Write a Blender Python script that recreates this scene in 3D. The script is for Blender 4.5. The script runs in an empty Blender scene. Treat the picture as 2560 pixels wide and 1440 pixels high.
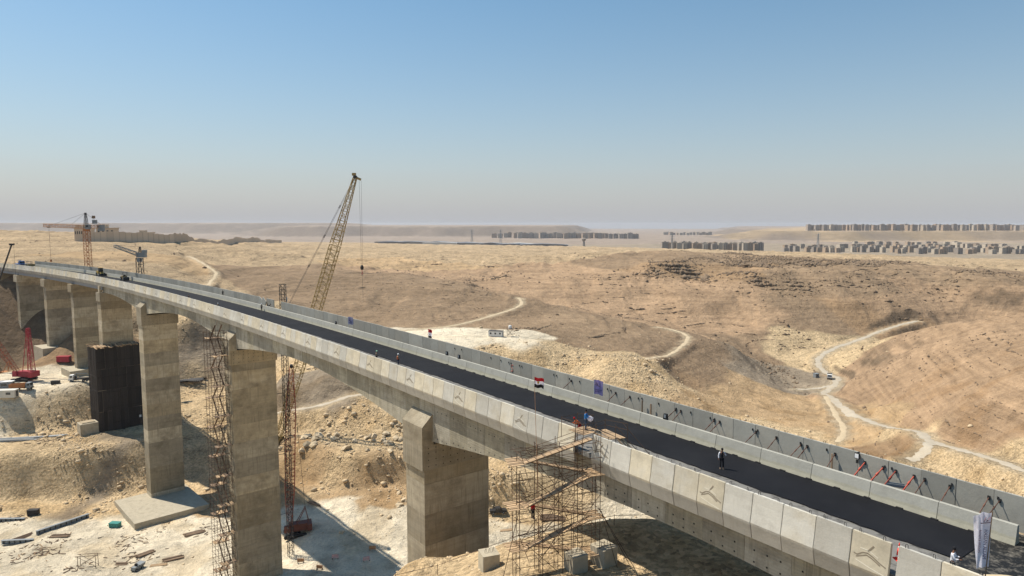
import bpy, bmesh, math, random
import numpy as np
from mathutils import Vector, Matrix
random.seed(4)
scene = bpy.context.scene
# ---------------------------------------------------------------- camera, sky, sun
F_PX = 1707.0
cam_d = bpy.data.cameras.new('camera'); cam = bpy.data.objects.new('camera', cam_d)
scene.collection.objects.link(cam); scene.camera = cam
cam_d.sensor_width = 36.0; cam_d.lens = 36.0 * F_PX / 2560.0
cam_d.clip_start = 0.5; cam_d.clip_end = 60000
cam.location = (0, 0, 100)
cam.rotation_euler = (math.radians(90) - math.atan(160.0 / F_PX), 0, 0)
SUN_EL = math.radians(56); SUN_DIR = Vector((-0.91, 0.41, 0)).normalized()
world = bpy.data.worlds.new('World'); scene.world = world; world.use_nodes = True
wn = world.node_tree.nodes; wl = world.node_tree.links; wn.clear()
sky = wn.new('ShaderNodeTexSky'); sky.sky_type = 'NISHITA'; sky.sun_disc = False
sky.sun_elevation = SUN_EL; sky.sun_rotation = math.atan2(SUN_DIR.x, SUN_DIR.y)
sky.altitude = 100; sky.air_density = 1.0; sky.dust_density = 0.6; sky.ozone_density = 1.0
SKY_STRENGTH = 0.102
hs = wn.new('ShaderNodeHueSaturation'); hs.inputs['Hue'].default_value = 0.487; hs.inputs['Saturation'].default_value = 1.3; wl.new(sky.outputs[0], hs.inputs['Color'])
tc = wn.new('ShaderNodeTexCoord'); sx = wn.new('ShaderNodeSeparateXYZ'); wl.new(tc.outputs['Generated'], sx.inputs[0])
def wmath(op, a, b=0.0):
    n = wn.new('ShaderNodeMath'); n.operation = op
    for k, v in enumerate((a, b)):
        if hasattr(v, 'links'): wl.new(v, n.inputs[k])
        else: n.inputs[k].default_value = v
    return n.outputs[0]
dusty = wmath('POWER', 2.71828, wmath('MULTIPLY', wmath('MAXIMUM', sx.outputs[2], 0.0), -5.5))   # dust layer thins with height
mixs = wn.new('ShaderNodeMix'); mixs.data_type = 'RGBA'; wl.new(dusty, mixs.inputs[0]); wl.new(hs.outputs[0], mixs.inputs[6])
mixs.inputs[7].default_value = (0.385 / SKY_STRENGTH, 0.395 / SKY_STRENGTH, 0.42 / SKY_STRENGTH, 1)
bg = wn.new('ShaderNodeBackground'); bg.inputs['Strength'].default_value = SKY_STRENGTH
wo = wn.new('ShaderNodeOutputWorld'); wl.new(mixs.outputs[2], bg.inputs[0]); wl.new(bg.outputs[0], wo.inputs[0])
sun_d = bpy.data.lights.new('sun', 'SUN'); sun_d.energy = 4.9; sun_d.angle = math.radians(0.53); sun_d.color = (1, 0.93, 0.82)
sun = bpy.data.objects.new('sun', sun_d); scene.collection.objects.link(sun)
sdir = SUN_DIR * math.cos(SUN_EL) + Vector((0, 0, math.sin(SUN_EL)))
sun.rotation_euler = sdir.to_track_quat('Z', 'Y').to_euler()
scene.view_settings.view_transform = 'Standard'; scene.view_settings.look = 'None'
scene.view_settings.exposure = 0.3; scene.view_settings.gamma = 1.0
scene.render.engine = 'CYCLES'

TERRAIN_POINTS = "-131.2 181.9 -93;-113.9 181.0 -92.5;-90.3 178.0 -91;-99.6 197.1 -92;-127.3 214.1 -92.5;-150.6 210.1 -93;-164.7 211.8 -93.5;-135.9 173.3 -93;-48.2 164.1 -86;-41.1 177.3 -85;-61.2 193.7 -85.5;-36.5 187.6 -84;-2.2 180.3 -83;22.5 185.2 -82;-64.0 165.8 -89;-77.5 202.9 -87;-172.7 233.4 -79;-153.6 236.4 -79;-141.4 247.6 -80;-163.7 219.4 -93;-142.9 218.2 -92.5;-132.2 222.7 -92;-184.1 245.2 -78;-164.7 247.1 -78;-191.5 249.8 -71.5;-183.0 259.4 -69.5;-174.3 270.4 -67.5;-147.8 248.4 -79.5;-200.8 233.4 -79;-190.3 219.4 -93;-210.6 245.2 -78;-213.9 249.8 -71.5;-229.8 269.5 -64;-201.9 276.6 -64;-193.7 288.0 -63.5;-214.2 305.6 -60;-240.3 332.0 -60;-247.7 344.5 -38;-263.9 332.0 -60;-272.0 344.5 -38;-332.2 450.1 -21;-221.1 329.8 -60;-221.5 332.3 -40;-191.9 344.0 -63;-196.9 339.9 -48;-197.8 356.7 -44;-197.9 325.3 -44;-214.0 350.7 -60;-166.2 347.2 -48;-161.4 344.6 -60;-156.2 328.3 -70;-141.5 295.6 -81;-132.3 275.7 -84;-116.8 248.6 -88;-111.3 230.0 -90;-160.7 305.6 -80;-415 601 -14;-601 817 -9.5;-353.5 471.5 -22;-321.8 561.4 -17;-253.1 514.3 -24;-258.6 428.4 -22.5;-290.8 439.3 -20.5;-212.6 463.8 -38;-228.3 441.9 -31;-183.6 458.8 -43;-151.1 442.3 -48;-243.5 576.8 -33;-199.7 587.0 -36;-146.5 580.3 -39;-96.0 584.1 -42;-262.1 621.5 -29;-288 847 -42;-137 838 -44;-483 558 -13;-390.2 450.1 -21;-40.0 522.9 -45;5.5 468.4 -50;54.5 419.6 -58;101.6 408.5 -65;133.0 393.2 -72;39.9 565.3 -58;38.9 550.3 -62;100.8 533.6 -69;175.3 520.1 -75;-73.1 442.8 -52;-31.5 409.9 -53;-111.0 448.5 -50;4.8 403.6 -57;43.5 333.1 -63;73.2 333.1 -67;89.7 320.1 -76;-8.3 348.7 -58;-37.1 347.7 -57;14.3 344.3 -58.5;-19.0 320.0 -58.6;9.5 320.1 -59;-5.6 313.4 -64;12.9 309.8 -67;30.7 303.2 -72;52.4 314.8 -62;39.5 302.1 -63.5;57.9 304.4 -64;68.1 318.1 -64;80.1 320.1 -76;95.0 305.6 -80;44.9 289.4 -74;-67.8 252.1 -66;-57.0 251.3 -63.5;-82.3 265.3 -63;-80.4 281.4 -60;-53.4 234.5 -70;-59.1 228.8 -72.5;-56.8 219.5 -75;-47.9 208.9 -78.5;-47.9 208.1 -83;-45.7 198.6 -83.3;-57.7 198.2 -84;-38.7 213.8 -77;-38.0 209.2 -82.5;-71.6 229.0 -74;-66.9 212.9 -82;-2.4 199.0 -72.3;-1.1 187.1 -82;25.1 188.2 -76;25.0 187.5 -81;99.6 268.0 -80;112.6 260.6 -81;117.7 238.5 -80;131.8 238.3 -77;138.4 235.4 -72;136.5 216.1 -72.5;124.2 214.7 -76;137.3 203.4 -72;136.6 176.6 -68;54.3 172.0 -77;51.4 202.6 -78;31.5 238.3 -77;-12.4 259.1 -71;-7.9 71.7 -38;-2.2 72.6 -35.5;2.4 64.6 -33;8.7 71.5 -33;16.0 73.2 -33;12.1 62.0 -32.5;22.3 58.7 -31.5;-12.3 75.9 -39.5;0.7 60.2 -32.3;162.2 348.3 -88;151.6 352.8 -87;141.3 353.7 -84;187.3 388.3 -87.5;188.7 417.5 -86.5;222.2 456.7 -85;270.6 502.1 -83.5;146.5 397.7 -80;139.7 378.5 -83;264.3 526.1 -74.3;300.3 523.8 -74.6;322.8 520.0 -75.3;261.8 520.7 -78.2;298.7 520.7 -78.5;322.9 519.9 -79;380 550 -75;251.5 332.7 -45;235.0 339.8 -49;229.4 379.9 -60;229.4 420.8 -72;184.2 355.7 -78;189.8 313.2 -63;186.6 268.4 -54;189.1 248.5 -50;158.5 236.8 -62;163.6 213.9 -56;159.6 290.3 -76;148.5 242.9 -72.5;148.6 211.4 -67;150.0 195.0 -63;210.6 277.6 -47.5;215.3 245.5 -42;168.9 191.0 -50;-61.3 804.0 -46;61 869 -39;180 833 -33;278 764 -37;401 743 -42.5;483 643 -50;663 1109 -55;785 1046 -58;505 1286 -54;136.6 629.6 -37.5;167.2 633.7 -37;196.9 610.3 -38.5;133.7 615.2 -47.5;166.9 631.3 -48;197.9 612.3 -48;145.5 589.1 -50;224.4 587.8 -44;221.2 578.6 -51.5;191.7 681.6 -35;110.3 671.5 -40;102.2 621.2 -46.5;138.3 558.9 -59;132.2 533.0 -70.5;6.7 568.8 -56;-48.4 633.1 -50;67.9 523.0 -67;123.9 498.7 -74;-115.5 702.9 -46;249 685 -40;198.3 542.6 -60.5;188.2 513.8 -69.5;323 598 -49;294.2 542.6 -60.5;287.3 528.6 -71.5;406 565 -53;398 554 -65;392 544 -72;46.2 655.8 -46;41.1 581.4 -54.5;-30.0 637.9 -48.5;531 610 -50;461 528 -62;93.3 723.5 -38;72.6 618.2 -47;-273 686 -26;-421 1498 -48;-265 943 -44;-104 986 -46;-157 1488 -52;112 1598 -54;-342 749 -20.5;-374 595 -14.9;-446 1191 -32.6;-102 2179 -66;-548 2465 -66;715 2599 -103;867 2599 -103;386 1938 -70;927 2198 -100;1313 2198 -100;1582 2143 -100;1830 3401 -103;2427 3401 -103;322 4598 -99;1055 4296 -100;-332 579 -15.5;-337 687 -18.8;-607 1789 -50;-781 1238 -18;-1820 5372 -100;-2953 5160 -60;-937 5731 -100;228 1050 -52;-12.0 95.0 -68;5.0 95.0 -54;25.0 100.0 -54;-10.0 118.0 -80;10.0 125.0 -79;40.0 115.0 -62;0.0 40.0 -32;30.0 40.0 -31;-30.0 60.0 -60;-30.0 80.0 -74;-60.0 100.0 -86;-100.0 120.0 -90;-60.0 60.0 -82;-100.0 60.0 -88;-200.0 120.0 -92;60.0 20.0 -31;60.0 60.0 -34;0.0 0.0 -35;-40.0 0.0 -62;0.0 -60.0 -40;100.0 60.0 -50;100.0 110.0 -66;-22.0 75.0 -54;-200.0 0.0 -92;-100.0 -100.0 -85;100.0 -60.0 -36;200.0 60.0 -50;-300.0 200.0 -92;-8000 1000 -60;8000 1000 -90;0 9000 -100;-4000 8000 -90;4000 8000 -100;-3000 3000 -80;-1500 1500 -30;-700 600 -15;-420.0 430.0 -20;800 400 -50;2500 1500 -90;0 -9000 -60;-6000 -6000 -60;6000 -6000 -60"
COLOUR_POINTS = "w -44 168;w -36 182;w -58 190;w -136 197;w -109 182;w -94 185;w -131 176;w -1 179;w 25 185;w -16 334;w 4 327;w -31 330;w -47 348;w -194 267;w -178 264;w -193 257;w -155 202;w -112 174;w -58 164;w -8 345;w -51 181;y -136 232;y -132 230;y -139 298;y -153 321;y -143 271;y -155 230;y -58 224;y -69 239;y -45 226;y -50 240;y -51 213;y 2 192;y 20 191;y 4 314;y 22 311;y 51 308;y 61 302;y -6 316;y 137 240;y 135 200;y 124 202;y 137 186;y -162 228;y -184 252;y -174 257;y 110 254;y 96 259;y -167 349;y -125 253;y -201 359;y 39 299;y -36 214;y -173 243;y -168 224;y 19 323;y 227 467;y 199 454;y 108 211;y 10 63;y 14 61;y 1 63;y 7 63;y -8 70;o 110 323;o 128 319;o 100 323;o 127 275;o 138 265;o -76 224;o 127 248;o -279 462;o -247 495;o -124 754;o -65 215;o -48 209;o -41 211;o 73 290;o 143 307;t -68 646;t -29 610;t 7 568;t 39 548;t 69 528;t 91 479;t 126 509;t 153 498;t 43 605;t 138 559;t 197 538;t 294 542;t 373 565;t 114 609;t 189 312;t 188 260;t 160 238;t 175 320;t 156 213;t 72 556;t 8 640;t 143 577;t 405 564;t 215 340;t 162 313;t 170 243;t 227 303;g -90 546;g -52 496;g -23 487;g 5 450;g 31 432;g 52 402;g 74 388;g 96 388;g 120 389;g -172 505;g -110 494;g -49 466;g -155 549;g -86 521;g -21 446;g 29 409;g 68 360;g 86 346;g 5 405;g 160 473;g 224 525;g 166 676;g 384 642;g 414 578;g -193 514;g -71 429;g -42 395;g 48 370;g 92 331;g 286 593;r 2255 4195;r 2795 4271;r 1877 4173;r 3018 4235;r 1669 4264;r -320 943;r -246 1108;r -168 1250;r -15 854;r 635 1063;r 675 943;r 525 1094;r -289 726;r -316 1124;r -305 592;r -306 533;r -356 516;r -420 584;r -389 616;r -220 451;r -246 452;r -256 386;r -267 600;k 1693 3146;k 1852 2825;k 1331 2953;k 2004 3358;k -156 337;k -145 230;k 140 381;k 132 384;k -68 260;f -908 5551;f -2638 5790;f 379 5402;f 1067 4345;f 1870 3476;f 2246 4178;f 2998 4206;f 1532 4228;f -1457 4296;f -4896 7108;f -264 5653;f 2077 2909;f 1747 4151;b 269 522;b 300 522;b 151 628;b 188 640;b -245 340;b -243 336;b -230 338;b -253 342;b 124 226;b 269 523;b -204 319"
# ---------------------------------------------------------------- helpers
COL = scene.collection
def tag(o, label=None, cat=None, group=None, kind=None):
    if label: o['label'] = label
    if cat: o['category'] = cat
    if group: o['group'] = group
    if kind: o['kind'] = kind
    return o
def link(name, data, parent=None):
    o = bpy.data.objects.new(name, data); COL.objects.link(o)
    if parent is not None: o.parent = parent
    return o
def thing(name, label, cat, loc=(0, 0, 0), rz=0.0, group=None):
    o = link(name, None); o.location = loc; o.rotation_euler = (0, 0, rz); o.empty_display_size = 0.5
    return tag(o, label, cat, group)
def mesh(name, verts, faces, mats, smooth=False, mi=None):
    me = bpy.data.meshes.new(name); me.from_pydata([tuple(v) for v in verts], [], faces)
    for m in (mats if isinstance(mats, (list, tuple)) else [mats]): me.materials.append(m)
    if mi: me.polygons.foreach_set('material_index', mi)
    if smooth: me.polygons.foreach_set('use_smooth', [True] * len(me.polygons))
    return me
def frame_of(d):
    d = Vector(d).normalized(); a = Vector((0, 0, 1)) if abs(d.z) < 0.95 else Vector((1, 0, 0))
    u = d.cross(a).normalized(); return u, d.cross(u).normalized()
class MB:
    def __init__(s): s.v = []; s.f = []; s.m = []
    def add(s, vs, fs, mi=0):
        b = len(s.v); s.v += [tuple(v) for v in vs]; s.f += [tuple(i + b for i in f) for f in fs]; s.m += [mi] * len(fs); return s
    def box(s, c, size, rot=None, mi=0, top=1.0):
        x, y, z = (k / 2 for k in size)
        vs = [Vector((a * x * (top if q > 0 else 1), b * y * (top if q > 0 else 1), q * z)) for q in (-1, 1) for a, b in ((-1, -1), (1, -1), (1, 1), (-1, 1))]
        if rot is not None: vs = [rot @ v for v in vs]
        c = Vector(c)
        return s.add([v + c for v in vs], [(3, 2, 1, 0), (4, 5, 6, 7), (0, 1, 5, 4), (1, 2, 6, 5), (2, 3, 7, 6), (3, 0, 4, 7)], mi)
    def tube(s, p, q, r, r2=None, n=6, mi=0, caps=True):
        p, q = Vector(p), Vector(q); u, w = frame_of(q - p); r2 = r if r2 is None else r2
        vs = [c + (u * math.cos(2 * math.pi * k / n) + w * math.sin(2 * math.pi * k / n)) * rr for c, rr in ((p, r), (q, r2)) for k in range(n)]
        fs = [(k, (k + 1) % n, n + (k + 1) % n, n + k) for k in range(n)]
        if caps: fs += [tuple(range(n - 1, -1, -1)), tuple(range(n, 2 * n))]
        return s.add(vs, fs, mi)
    def path(s, pts, r, n=5, mi=0):
        for a, b in zip(pts[:-1], pts[1:]): s.tube(a, b, r, n=n, mi=mi)
        return s
    def prism(s, prof, axis0, axis1, mi=0):      # prof: list of Vectors at end 0 ; axis1-axis0 the sweep
        n = len(prof); d0, d1 = Vector(axis0), Vector(axis1)
        vs = [p + d0 for p in prof] + [p + d1 for p in prof]
        fs = [(k, (k + 1) % n, n + (k + 1) % n, n + k) for k in range(n)] + [tuple(range(n - 1, -1, -1)), tuple(range(n, 2 * n))]
        return s.add(vs, fs, mi)
    def lathe(s, prof, c=(0, 0, 0), n=12, mi=0):
        c = Vector(c); m = len(prof)
        vs = [c + Vector((r * math.cos(2 * math.pi * k / n), r * math.sin(2 * math.pi * k / n), z)) for r, z in prof for k in range(n)]
        fs = [(j * n + k, j * n + (k + 1) % n, (j + 1) * n + (k + 1) % n, (j + 1) * n + k) for j in range(m - 1) for k in range(n)]
        fs += [tuple(range(n - 1, -1, -1)), tuple(range((m - 1) * n, m * n))]
        return s.add(vs, fs, mi)
    def lattice(s, p, q, w0, w1, bays, rc, rb, up=None, faces=(0, 1, 2, 3), mi=0):
        p, q = Vector(p), Vector(q); u, w = frame_of(q - p)
        if up is not None:
            w = Vector(up); w = (w - (q - p).normalized() * w.dot((q - p).normalized())).normalized(); u = (q - p).normalized().cross(w)
        def ring(t):
            c = p.lerp(q, t); h = (w0 + (w1 - w0) * t) / 2
            return [c + u * a * h + w * b * h for a, b in ((-1, -1), (1, -1), (1, 1), (-1, 1))]
        R = [ring(k / bays) for k in range(bays + 1)]
        for c in range(4): s.tube(R[0][c], R[-1][c], rc, n=4, mi=mi)
        for k in range(bays):
            for fidx in faces:
                a, b = fidx, (fidx + 1) % 4
                if k % 2: a, b = b, a
                s.tube(R[k][a], R[k + 1][b], rb, n=3, mi=mi, caps=False)
                s.tube(R[k + 1][a], R[k + 1][b], rb, n=3, mi=mi, caps=False)
        return s
    def build(s, name, mats, parent=None, smooth=False, loc=None, rz=None):
        o = link(name, mesh(name, s.v, s.f, mats, smooth, s.m), parent)
        if loc is not None: o.location = loc
        if rz is not None: o.rotation_euler = (0, 0, rz)
        return o
def inst(src, name, parent=None, loc=None, rot=None, scale=None):
    o = link(name, src.data if hasattr(src, 'data') else src, parent)
    if loc is not None: o.location = loc
    if rot is not None: o.rotation_euler = rot
    if scale is not None: o.scale = scale
    return o
ORD = ['first', 'second', 'third', 'fourth', 'fifth', 'sixth', 'seventh', 'eighth', 'ninth', 'tenth', 'eleventh', 'twelfth', 'thirteenth', 'fourteenth',
       'fifteenth', 'sixteenth', 'seventeenth', 'eighteenth', 'nineteenth', 'twentieth', 'twenty-first', 'twenty-second']
# ---------------------------------------------------------------- materials
def nt_new(name):
    m = bpy.data.materials.new(name); m.use_nodes = True; nt = m.node_tree
    return m, nt, nt.nodes['Principled BSDF']
def N(nt, typ, **kw):
    n = nt.nodes.new('ShaderNode' + typ)
    for k, v in kw.items(): setattr(n, k, v)
    return n
def put(nt, sock, v):
    if isinstance(v, bpy.types.NodeSocket): nt.links.new(v, sock)
    else: sock.default_value = v
def mth(nt, op, a, b=0.0, clamp=False):
    n = N(nt, 'Math', operation=op, use_clamp=clamp); put(nt, n.inputs[0], a); put(nt, n.inputs[1], b); return n.outputs[0]
def mixc(nt, f, a, b, mode='MIX'):
    n = N(nt, 'Mix', data_type='RGBA', blend_type=mode); put(nt, n.inputs[0], f)
    put(nt, n.inputs[6], a if isinstance(a, bpy.types.NodeSocket) else (*a, 1)); put(nt, n.inputs[7], b if isinstance(b, bpy.types.NodeSocket) else (*b, 1)); return n.outputs[2]
def tex(nt, vec, scale, detail=4.0, rough=0.6, w=None):
    n = N(nt, 'TexNoise', noise_dimensions='4D' if w is not None else '3D'); put(nt, n.inputs['Vector'], vec)
    if w is not None: put(nt, n.inputs['W'], w)
    n.inputs['Scale'].default_value = scale; n.inputs['Detail'].default_value = detail; n.inputs['Roughness'].default_value = rough; return n.outputs[0]
def ramp(nt, v, lo, hi):
    n = N(nt, 'MapRange', clamp=True); put(nt, n.inputs[0], v); n.inputs[1].default_value = lo; n.inputs[2].default_value = hi; return n.outputs[0]
def mapped(nt, vec, sc):
    n = N(nt, 'Mapping'); put(nt, n.inputs['Vector'], vec); n.inputs['Scale'].default_value = sc; return n.outputs[0]
def mat(name, col, rough=0.85, var=0.15, scale=1.5, bump=0.15, bscale=8.0, metal=0.0, rnd=0.0, spec=0.3, dirt=None, dscale=0.7, damt=0.5):
    m, nt, b = nt_new(name); tcn = N(nt, 'TexCoord').outputs['Object']; oi = N(nt, 'ObjectInfo').outputs['Random']
    w = mth(nt, 'MULTIPLY', oi, 37.0)
    n1 = tex(nt, tcn, scale, 5, 0.65, w)
    k = mth(nt, 'ADD', mth(nt, 'MULTIPLY', mth(nt, 'SUBTRACT', n1, 0.5), var * 3), 1.0)
    if rnd: k = mth(nt, 'MULTIPLY', k, mth(nt, 'ADD', mth(nt, 'MULTIPLY', mth(nt, 'SUBTRACT', oi, 0.5), rnd * 2), 1.0))
    g = N(nt, 'CombineXYZ'); [put(nt, g.inputs[i], k) for i in range(3)]
    c = mixc(nt, 1.0, col, g.outputs[0], 'MULTIPLY')
    if dirt: c = mixc(nt, mth(nt, 'MULTIPLY', ramp(nt, tex(nt, tcn, dscale, 6, 0.7, w), 0.48, 0.68), damt), c, dirt)
    put(nt, b.inputs['Base Color'], c); b.inputs['Roughness'].default_value = rough; b.inputs['Metallic'].default_value = metal
    b.inputs['Specular IOR Level'].default_value = spec
    if bump:
        bp = N(nt, 'Bump'); bp.inputs['Strength'].default_value = bump; bp.inputs['Distance'].default_value = 0.05
        put(nt, bp.inputs['Height'], tex(nt, tcn, bscale, 5, 0.6, w)); put(nt, b.inputs['Normal'], bp.outputs[0])
    return m
def concrete(name, col, stain=(0.16, 0.145, 0.115), samt=0.5, rnd=0.1, warm=None, wamt=0.5, plank=0.0, sscale=0.55, streak=0.4, band=None):
    """cast concrete: blotches, drip streaks, board marks; every cast piece gets its own tone"""
    m, nt, b = nt_new(name); tcn = N(nt, 'TexCoord').outputs['Object']; oi = N(nt, 'ObjectInfo').outputs['Random']
    w = mth(nt, 'MULTIPLY', oi, 53.0)
    k = mth(nt, 'ADD', mth(nt, 'MULTIPLY', mth(nt, 'SUBTRACT', tex(nt, tcn, 0.8, 6, 0.65, w), 0.5), 0.4), 1.0)
    k = mth(nt, 'MULTIPLY', k, mth(nt, 'ADD', mth(nt, 'MULTIPLY', mth(nt, 'SUBTRACT', oi, 0.5), rnd * 2), 1.0))
    k = mth(nt, 'MULTIPLY', k, mth(nt, 'ADD', mth(nt, 'MULTIPLY', mth(nt, 'SUBTRACT', tex(nt, tcn, 9.0, 4, 0.7, w), 0.5), 0.22), 1.0))
    if plank: k = mth(nt, 'MULTIPLY', k, mth(nt, 'ADD', mth(nt, 'MULTIPLY', mth(nt, 'SUBTRACT', tex(nt, mapped(nt, tcn, (0.09, 0.09, 1.5)), 1.0, 7, 0.72, w), 0.5), 0.9), 1.0))
    g = N(nt, 'CombineXYZ'); [put(nt, g.inputs[i], k) for i in range(3)]
    base = col
    if warm:
        r2 = mth(nt, 'FRACT', mth(nt, 'MULTIPLY', oi, 7.13))
        f = mth(nt, 'MULTIPLY', ramp(nt, mth(nt, 'ADD', r2, mth(nt, 'SUBTRACT', tex(nt, tcn, 0.5, 3, 0.5, w), 0.5)), 0.35, 0.75), wamt)
        base = mixc(nt, f, col, warm)
    if band:                                   # another tone low down: barrier's lower pour, panels below the kink
        sz = N(nt, 'SeparateXYZ'); put(nt, sz.inputs[0], tcn)
        hz = mth(nt, 'ADD', sz.outputs[2], mth(nt, 'MULTIPLY', mth(nt, 'SUBTRACT', tex(nt, tcn, 1.2, 4, 0.6), 0.5), 0.35))
        base = mixc(nt, ramp(nt, hz, band[0] + 0.06, band[0] - 0.06), base if isinstance(base, bpy.types.NodeSocket) else base, band[1])
    c = mixc(nt, 1.0, base, g.outputs[0], 'MULTIPLY')
    st = ramp(nt, tex(nt, mapped(nt, tcn, (2.2, 2.2, 0.16)), 1.3, 5, 0.65, w), 0.5, 0.72)
    bl = ramp(nt, tex(nt, tcn, sscale, 6, 0.72, w), 0.47, 0.7)
    c = mixc(nt, mth(nt, 'MULTIPLY', mth(nt, 'MAXIMUM', mth(nt, 'MULTIPLY', st, streak), bl), samt), c, stain)
    put(nt, b.inputs['Base Color'], c); b.inputs['Roughness'].default_value = 0.88; b.inputs['Specular IOR Level'].default_value = 0.25
    h = tex(nt, tcn, 6.0, 6, 0.65, w)
    if plank:
        wv = N(nt, 'TexWave', wave_type='BANDS', bands_direction='Z'); put(nt, wv.inputs['Vector'], tcn); wv.inputs['Scale'].default_value = plank; wv.inputs['Distortion'].default_value = 1.2
        h = mth(nt, 'ADD', h, mth(nt, 'MULTIPLY', wv.outputs[1], 0.5))
    bp = N(nt, 'Bump'); bp.inputs['Strength'].default_value = 0.35; bp.inputs['Distance'].default_value = 0.05
    put(nt, bp.inputs['Height'], h); put(nt, b.inputs['Normal'], bp.outputs[0])
    return m
M = dict(
    panel=concrete('precast_parapet_concrete', (0.50, 0.48, 0.42), (0.25, 0.225, 0.18), 0.5, 0.13, (0.56, 0.49, 0.35), 0.75, sscale=0.5, streak=0.6, band=(-0.35, (0.40, 0.375, 0.32))),
    wall=concrete('precast_wall_concrete', (0.315, 0.305, 0.265), (0.22, 0.21, 0.185), 0.45, 0.16, (0.34, 0.31, 0.25), 0.4),
    barrier=concrete('barrier_concrete', (0.37, 0.36, 0.31), (0.22, 0.21, 0.18), 0.45, 0.07, band=(0.5, (0.37, 0.35, 0.27))),
    girder=concrete('girder_concrete', (0.37, 0.34, 0.27), (0.12, 0.10, 0.07), 0.8, 0.26, (0.34, 0.30, 0.2), 0.5, plank=1.1, sscale=0.33, streak=0.9),
    beam=concrete('beam_concrete', (0.30, 0.30, 0.30), (0.2, 0.19, 0.17), 0.3, 0.05),
    pier=concrete('pier_concrete', (0.40, 0.345, 0.25), (0.13, 0.105, 0.068), 0.8, 0.3, (0.28, 0.22, 0.13), 0.6, plank=1.6, sscale=0.22, streak=0.9),
    footing=concrete('footing_concrete', (0.43, 0.375, 0.275), (0.22, 0.19, 0.14), 0.6, 0.06),
    deckslab=concrete('deck_concrete', (0.19, 0.182, 0.165), (0.025, 0.024, 0.023), 0.95, 0.0, sscale=1.6, streak=0.0),
    asphalt=mat('fresh_asphalt', (0.0075, 0.0082, 0.011), 0.85, 0.5, 0.3, 0.5, 26.0, spec=0.18, dirt=(0.013, 0.0135, 0.015), dscale=0.15, damt=0.8),
    tack=mat('bitumen_tack_coat', (0.010, 0.010, 0.010), 0.6, 0.4, 1.2, 0.5, 12, spec=0.3, dirt=(0.30, 0.27, 0.22), dscale=2.2, damt=0.55),
    rust=mat('rusty_scaffold_steel', (0.105, 0.066, 0.042), 0.8, 0.35, 3, 0, rnd=0.35, metal=0.25),
    darksteel=mat('dark_steel', (0.035, 0.034, 0.034), 0.6, 0.2, 2, 0, metal=0.4, rnd=0.2),
    formwork=mat('rusty_formwork_sheet', (0.020, 0.018, 0.018), 0.75, 0.5, 0.9, 0.3, 4, metal=0.2, rnd=0.35, dirt=(0.05, 0.038, 0.03), dscale=0.5, damt=0.6),
    wood=mat('timber_board', (0.42, 0.29, 0.17), 0.85, 0.3, 2.5, 0.2, 20, rnd=0.3),
    oldwood=mat('weathered_timber', (0.21, 0.145, 0.095), 0.9, 0.3, 2.0, 0.2, 15, rnd=0.35),
    redprop=mat('red_prop_paint', (0.36, 0.06, 0.035), 0.6, 0.3, 4, 0, rnd=0.35),
    brownprop=mat('rusty_prop_steel', (0.13, 0.06, 0.04), 0.8, 0.3, 4, 0, rnd=0.3),
    yellow=mat('crane_yellow_paint', (0.42, 0.27, 0.05), 0.55, 0.25, 1.5, 0, dirt=(0.2, 0.14, 0.07)),
    boomtan=mat('boom_dusty_yellow', (0.30, 0.215, 0.085), 0.7, 0.3, 0.6, 0, dirt=(0.16, 0.10, 0.05)),
    red=mat('crane_red_paint', (0.36, 0.028, 0.045), 0.5, 0.2, 1.0, 0, dirt=(0.2, 0.06, 0.05)),
    redlat=mat('red_lattice_paint', (0.30, 0.075, 0.04), 0.65, 0.3, 1.0, 0),
    orange=mat('tower_crane_orange', (0.40, 0.16, 0.055), 0.6, 0.25, 1.0, 0),
    salmon=mat('jib_faded_orange', (0.46, 0.26, 0.15), 0.6, 0.2, 1.0, 0),
    greysteel=mat('grey_painted_steel', (0.22, 0.24, 0.25), 0.5, 0.15, 1.0, 0),
    white=mat('white_paint', (0.72, 0.72, 0.70), 0.5, 0.08, 2, 0, dirt=(0.45, 0.4, 0.32), damt=0.35),
    cream=mat('cabin_cream', (0.60, 0.57, 0.50), 0.6, 0.1, 2, 0),
    rubber=mat('black_rubber', (0.018, 0.018, 0.018), 0.85, 0.2, 3, 0),
    glass=mat('dark_glass', (0.02, 0.025, 0.03), 0.12, 0.0, 1, 0, spec=0.6),
    green=mat('green_paint', (0.04, 0.22, 0.19), 0.55, 0.2, 2, 0),
    blue=mat('blue_paint', (0.04, 0.14, 0.36), 0.55, 0.2, 2, 0),
    ribsteel=mat('formwork_rib_steel', (0.062, 0.052, 0.046), 0.7, 0.4, 1.5, 0, metal=0.2, rnd=0.3),
    oxide=mat('oxide_red_plant', (0.13, 0.045, 0.032), 0.7, 0.3, 1.0, 0, dirt=(0.08, 0.06, 0.05)),
    rope=mat('steel_rope', (0.05, 0.05, 0.05), 0.6, 0.1, 2, 0),
    rock=mat('limestone_rubble', (0.50, 0.40, 0.265), 0.95, 0.3, 0.8, 0.4, 3.0, rnd=0.25),
    skin=mat('skin', (0.22, 0.105, 0.06), 0.6, 0.1, 6, 0),
    emblem=mat('emblem_groove_shade', (0.22, 0.185, 0.135), 0.9, 0.2, 4, 0),  # shade of the emblem grooves, painted as a dark tone on thin strips
    relief=mat('emblem_relief_highlight', (0.60, 0.56, 0.46), 0.85, 0.1, 4, 0),  # highlight on the emblem relief, put in as a paler colour
)
def cloth(name, col): return mat(name, col, 0.9, 0.12, 5, 0.1, 20)
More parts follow.
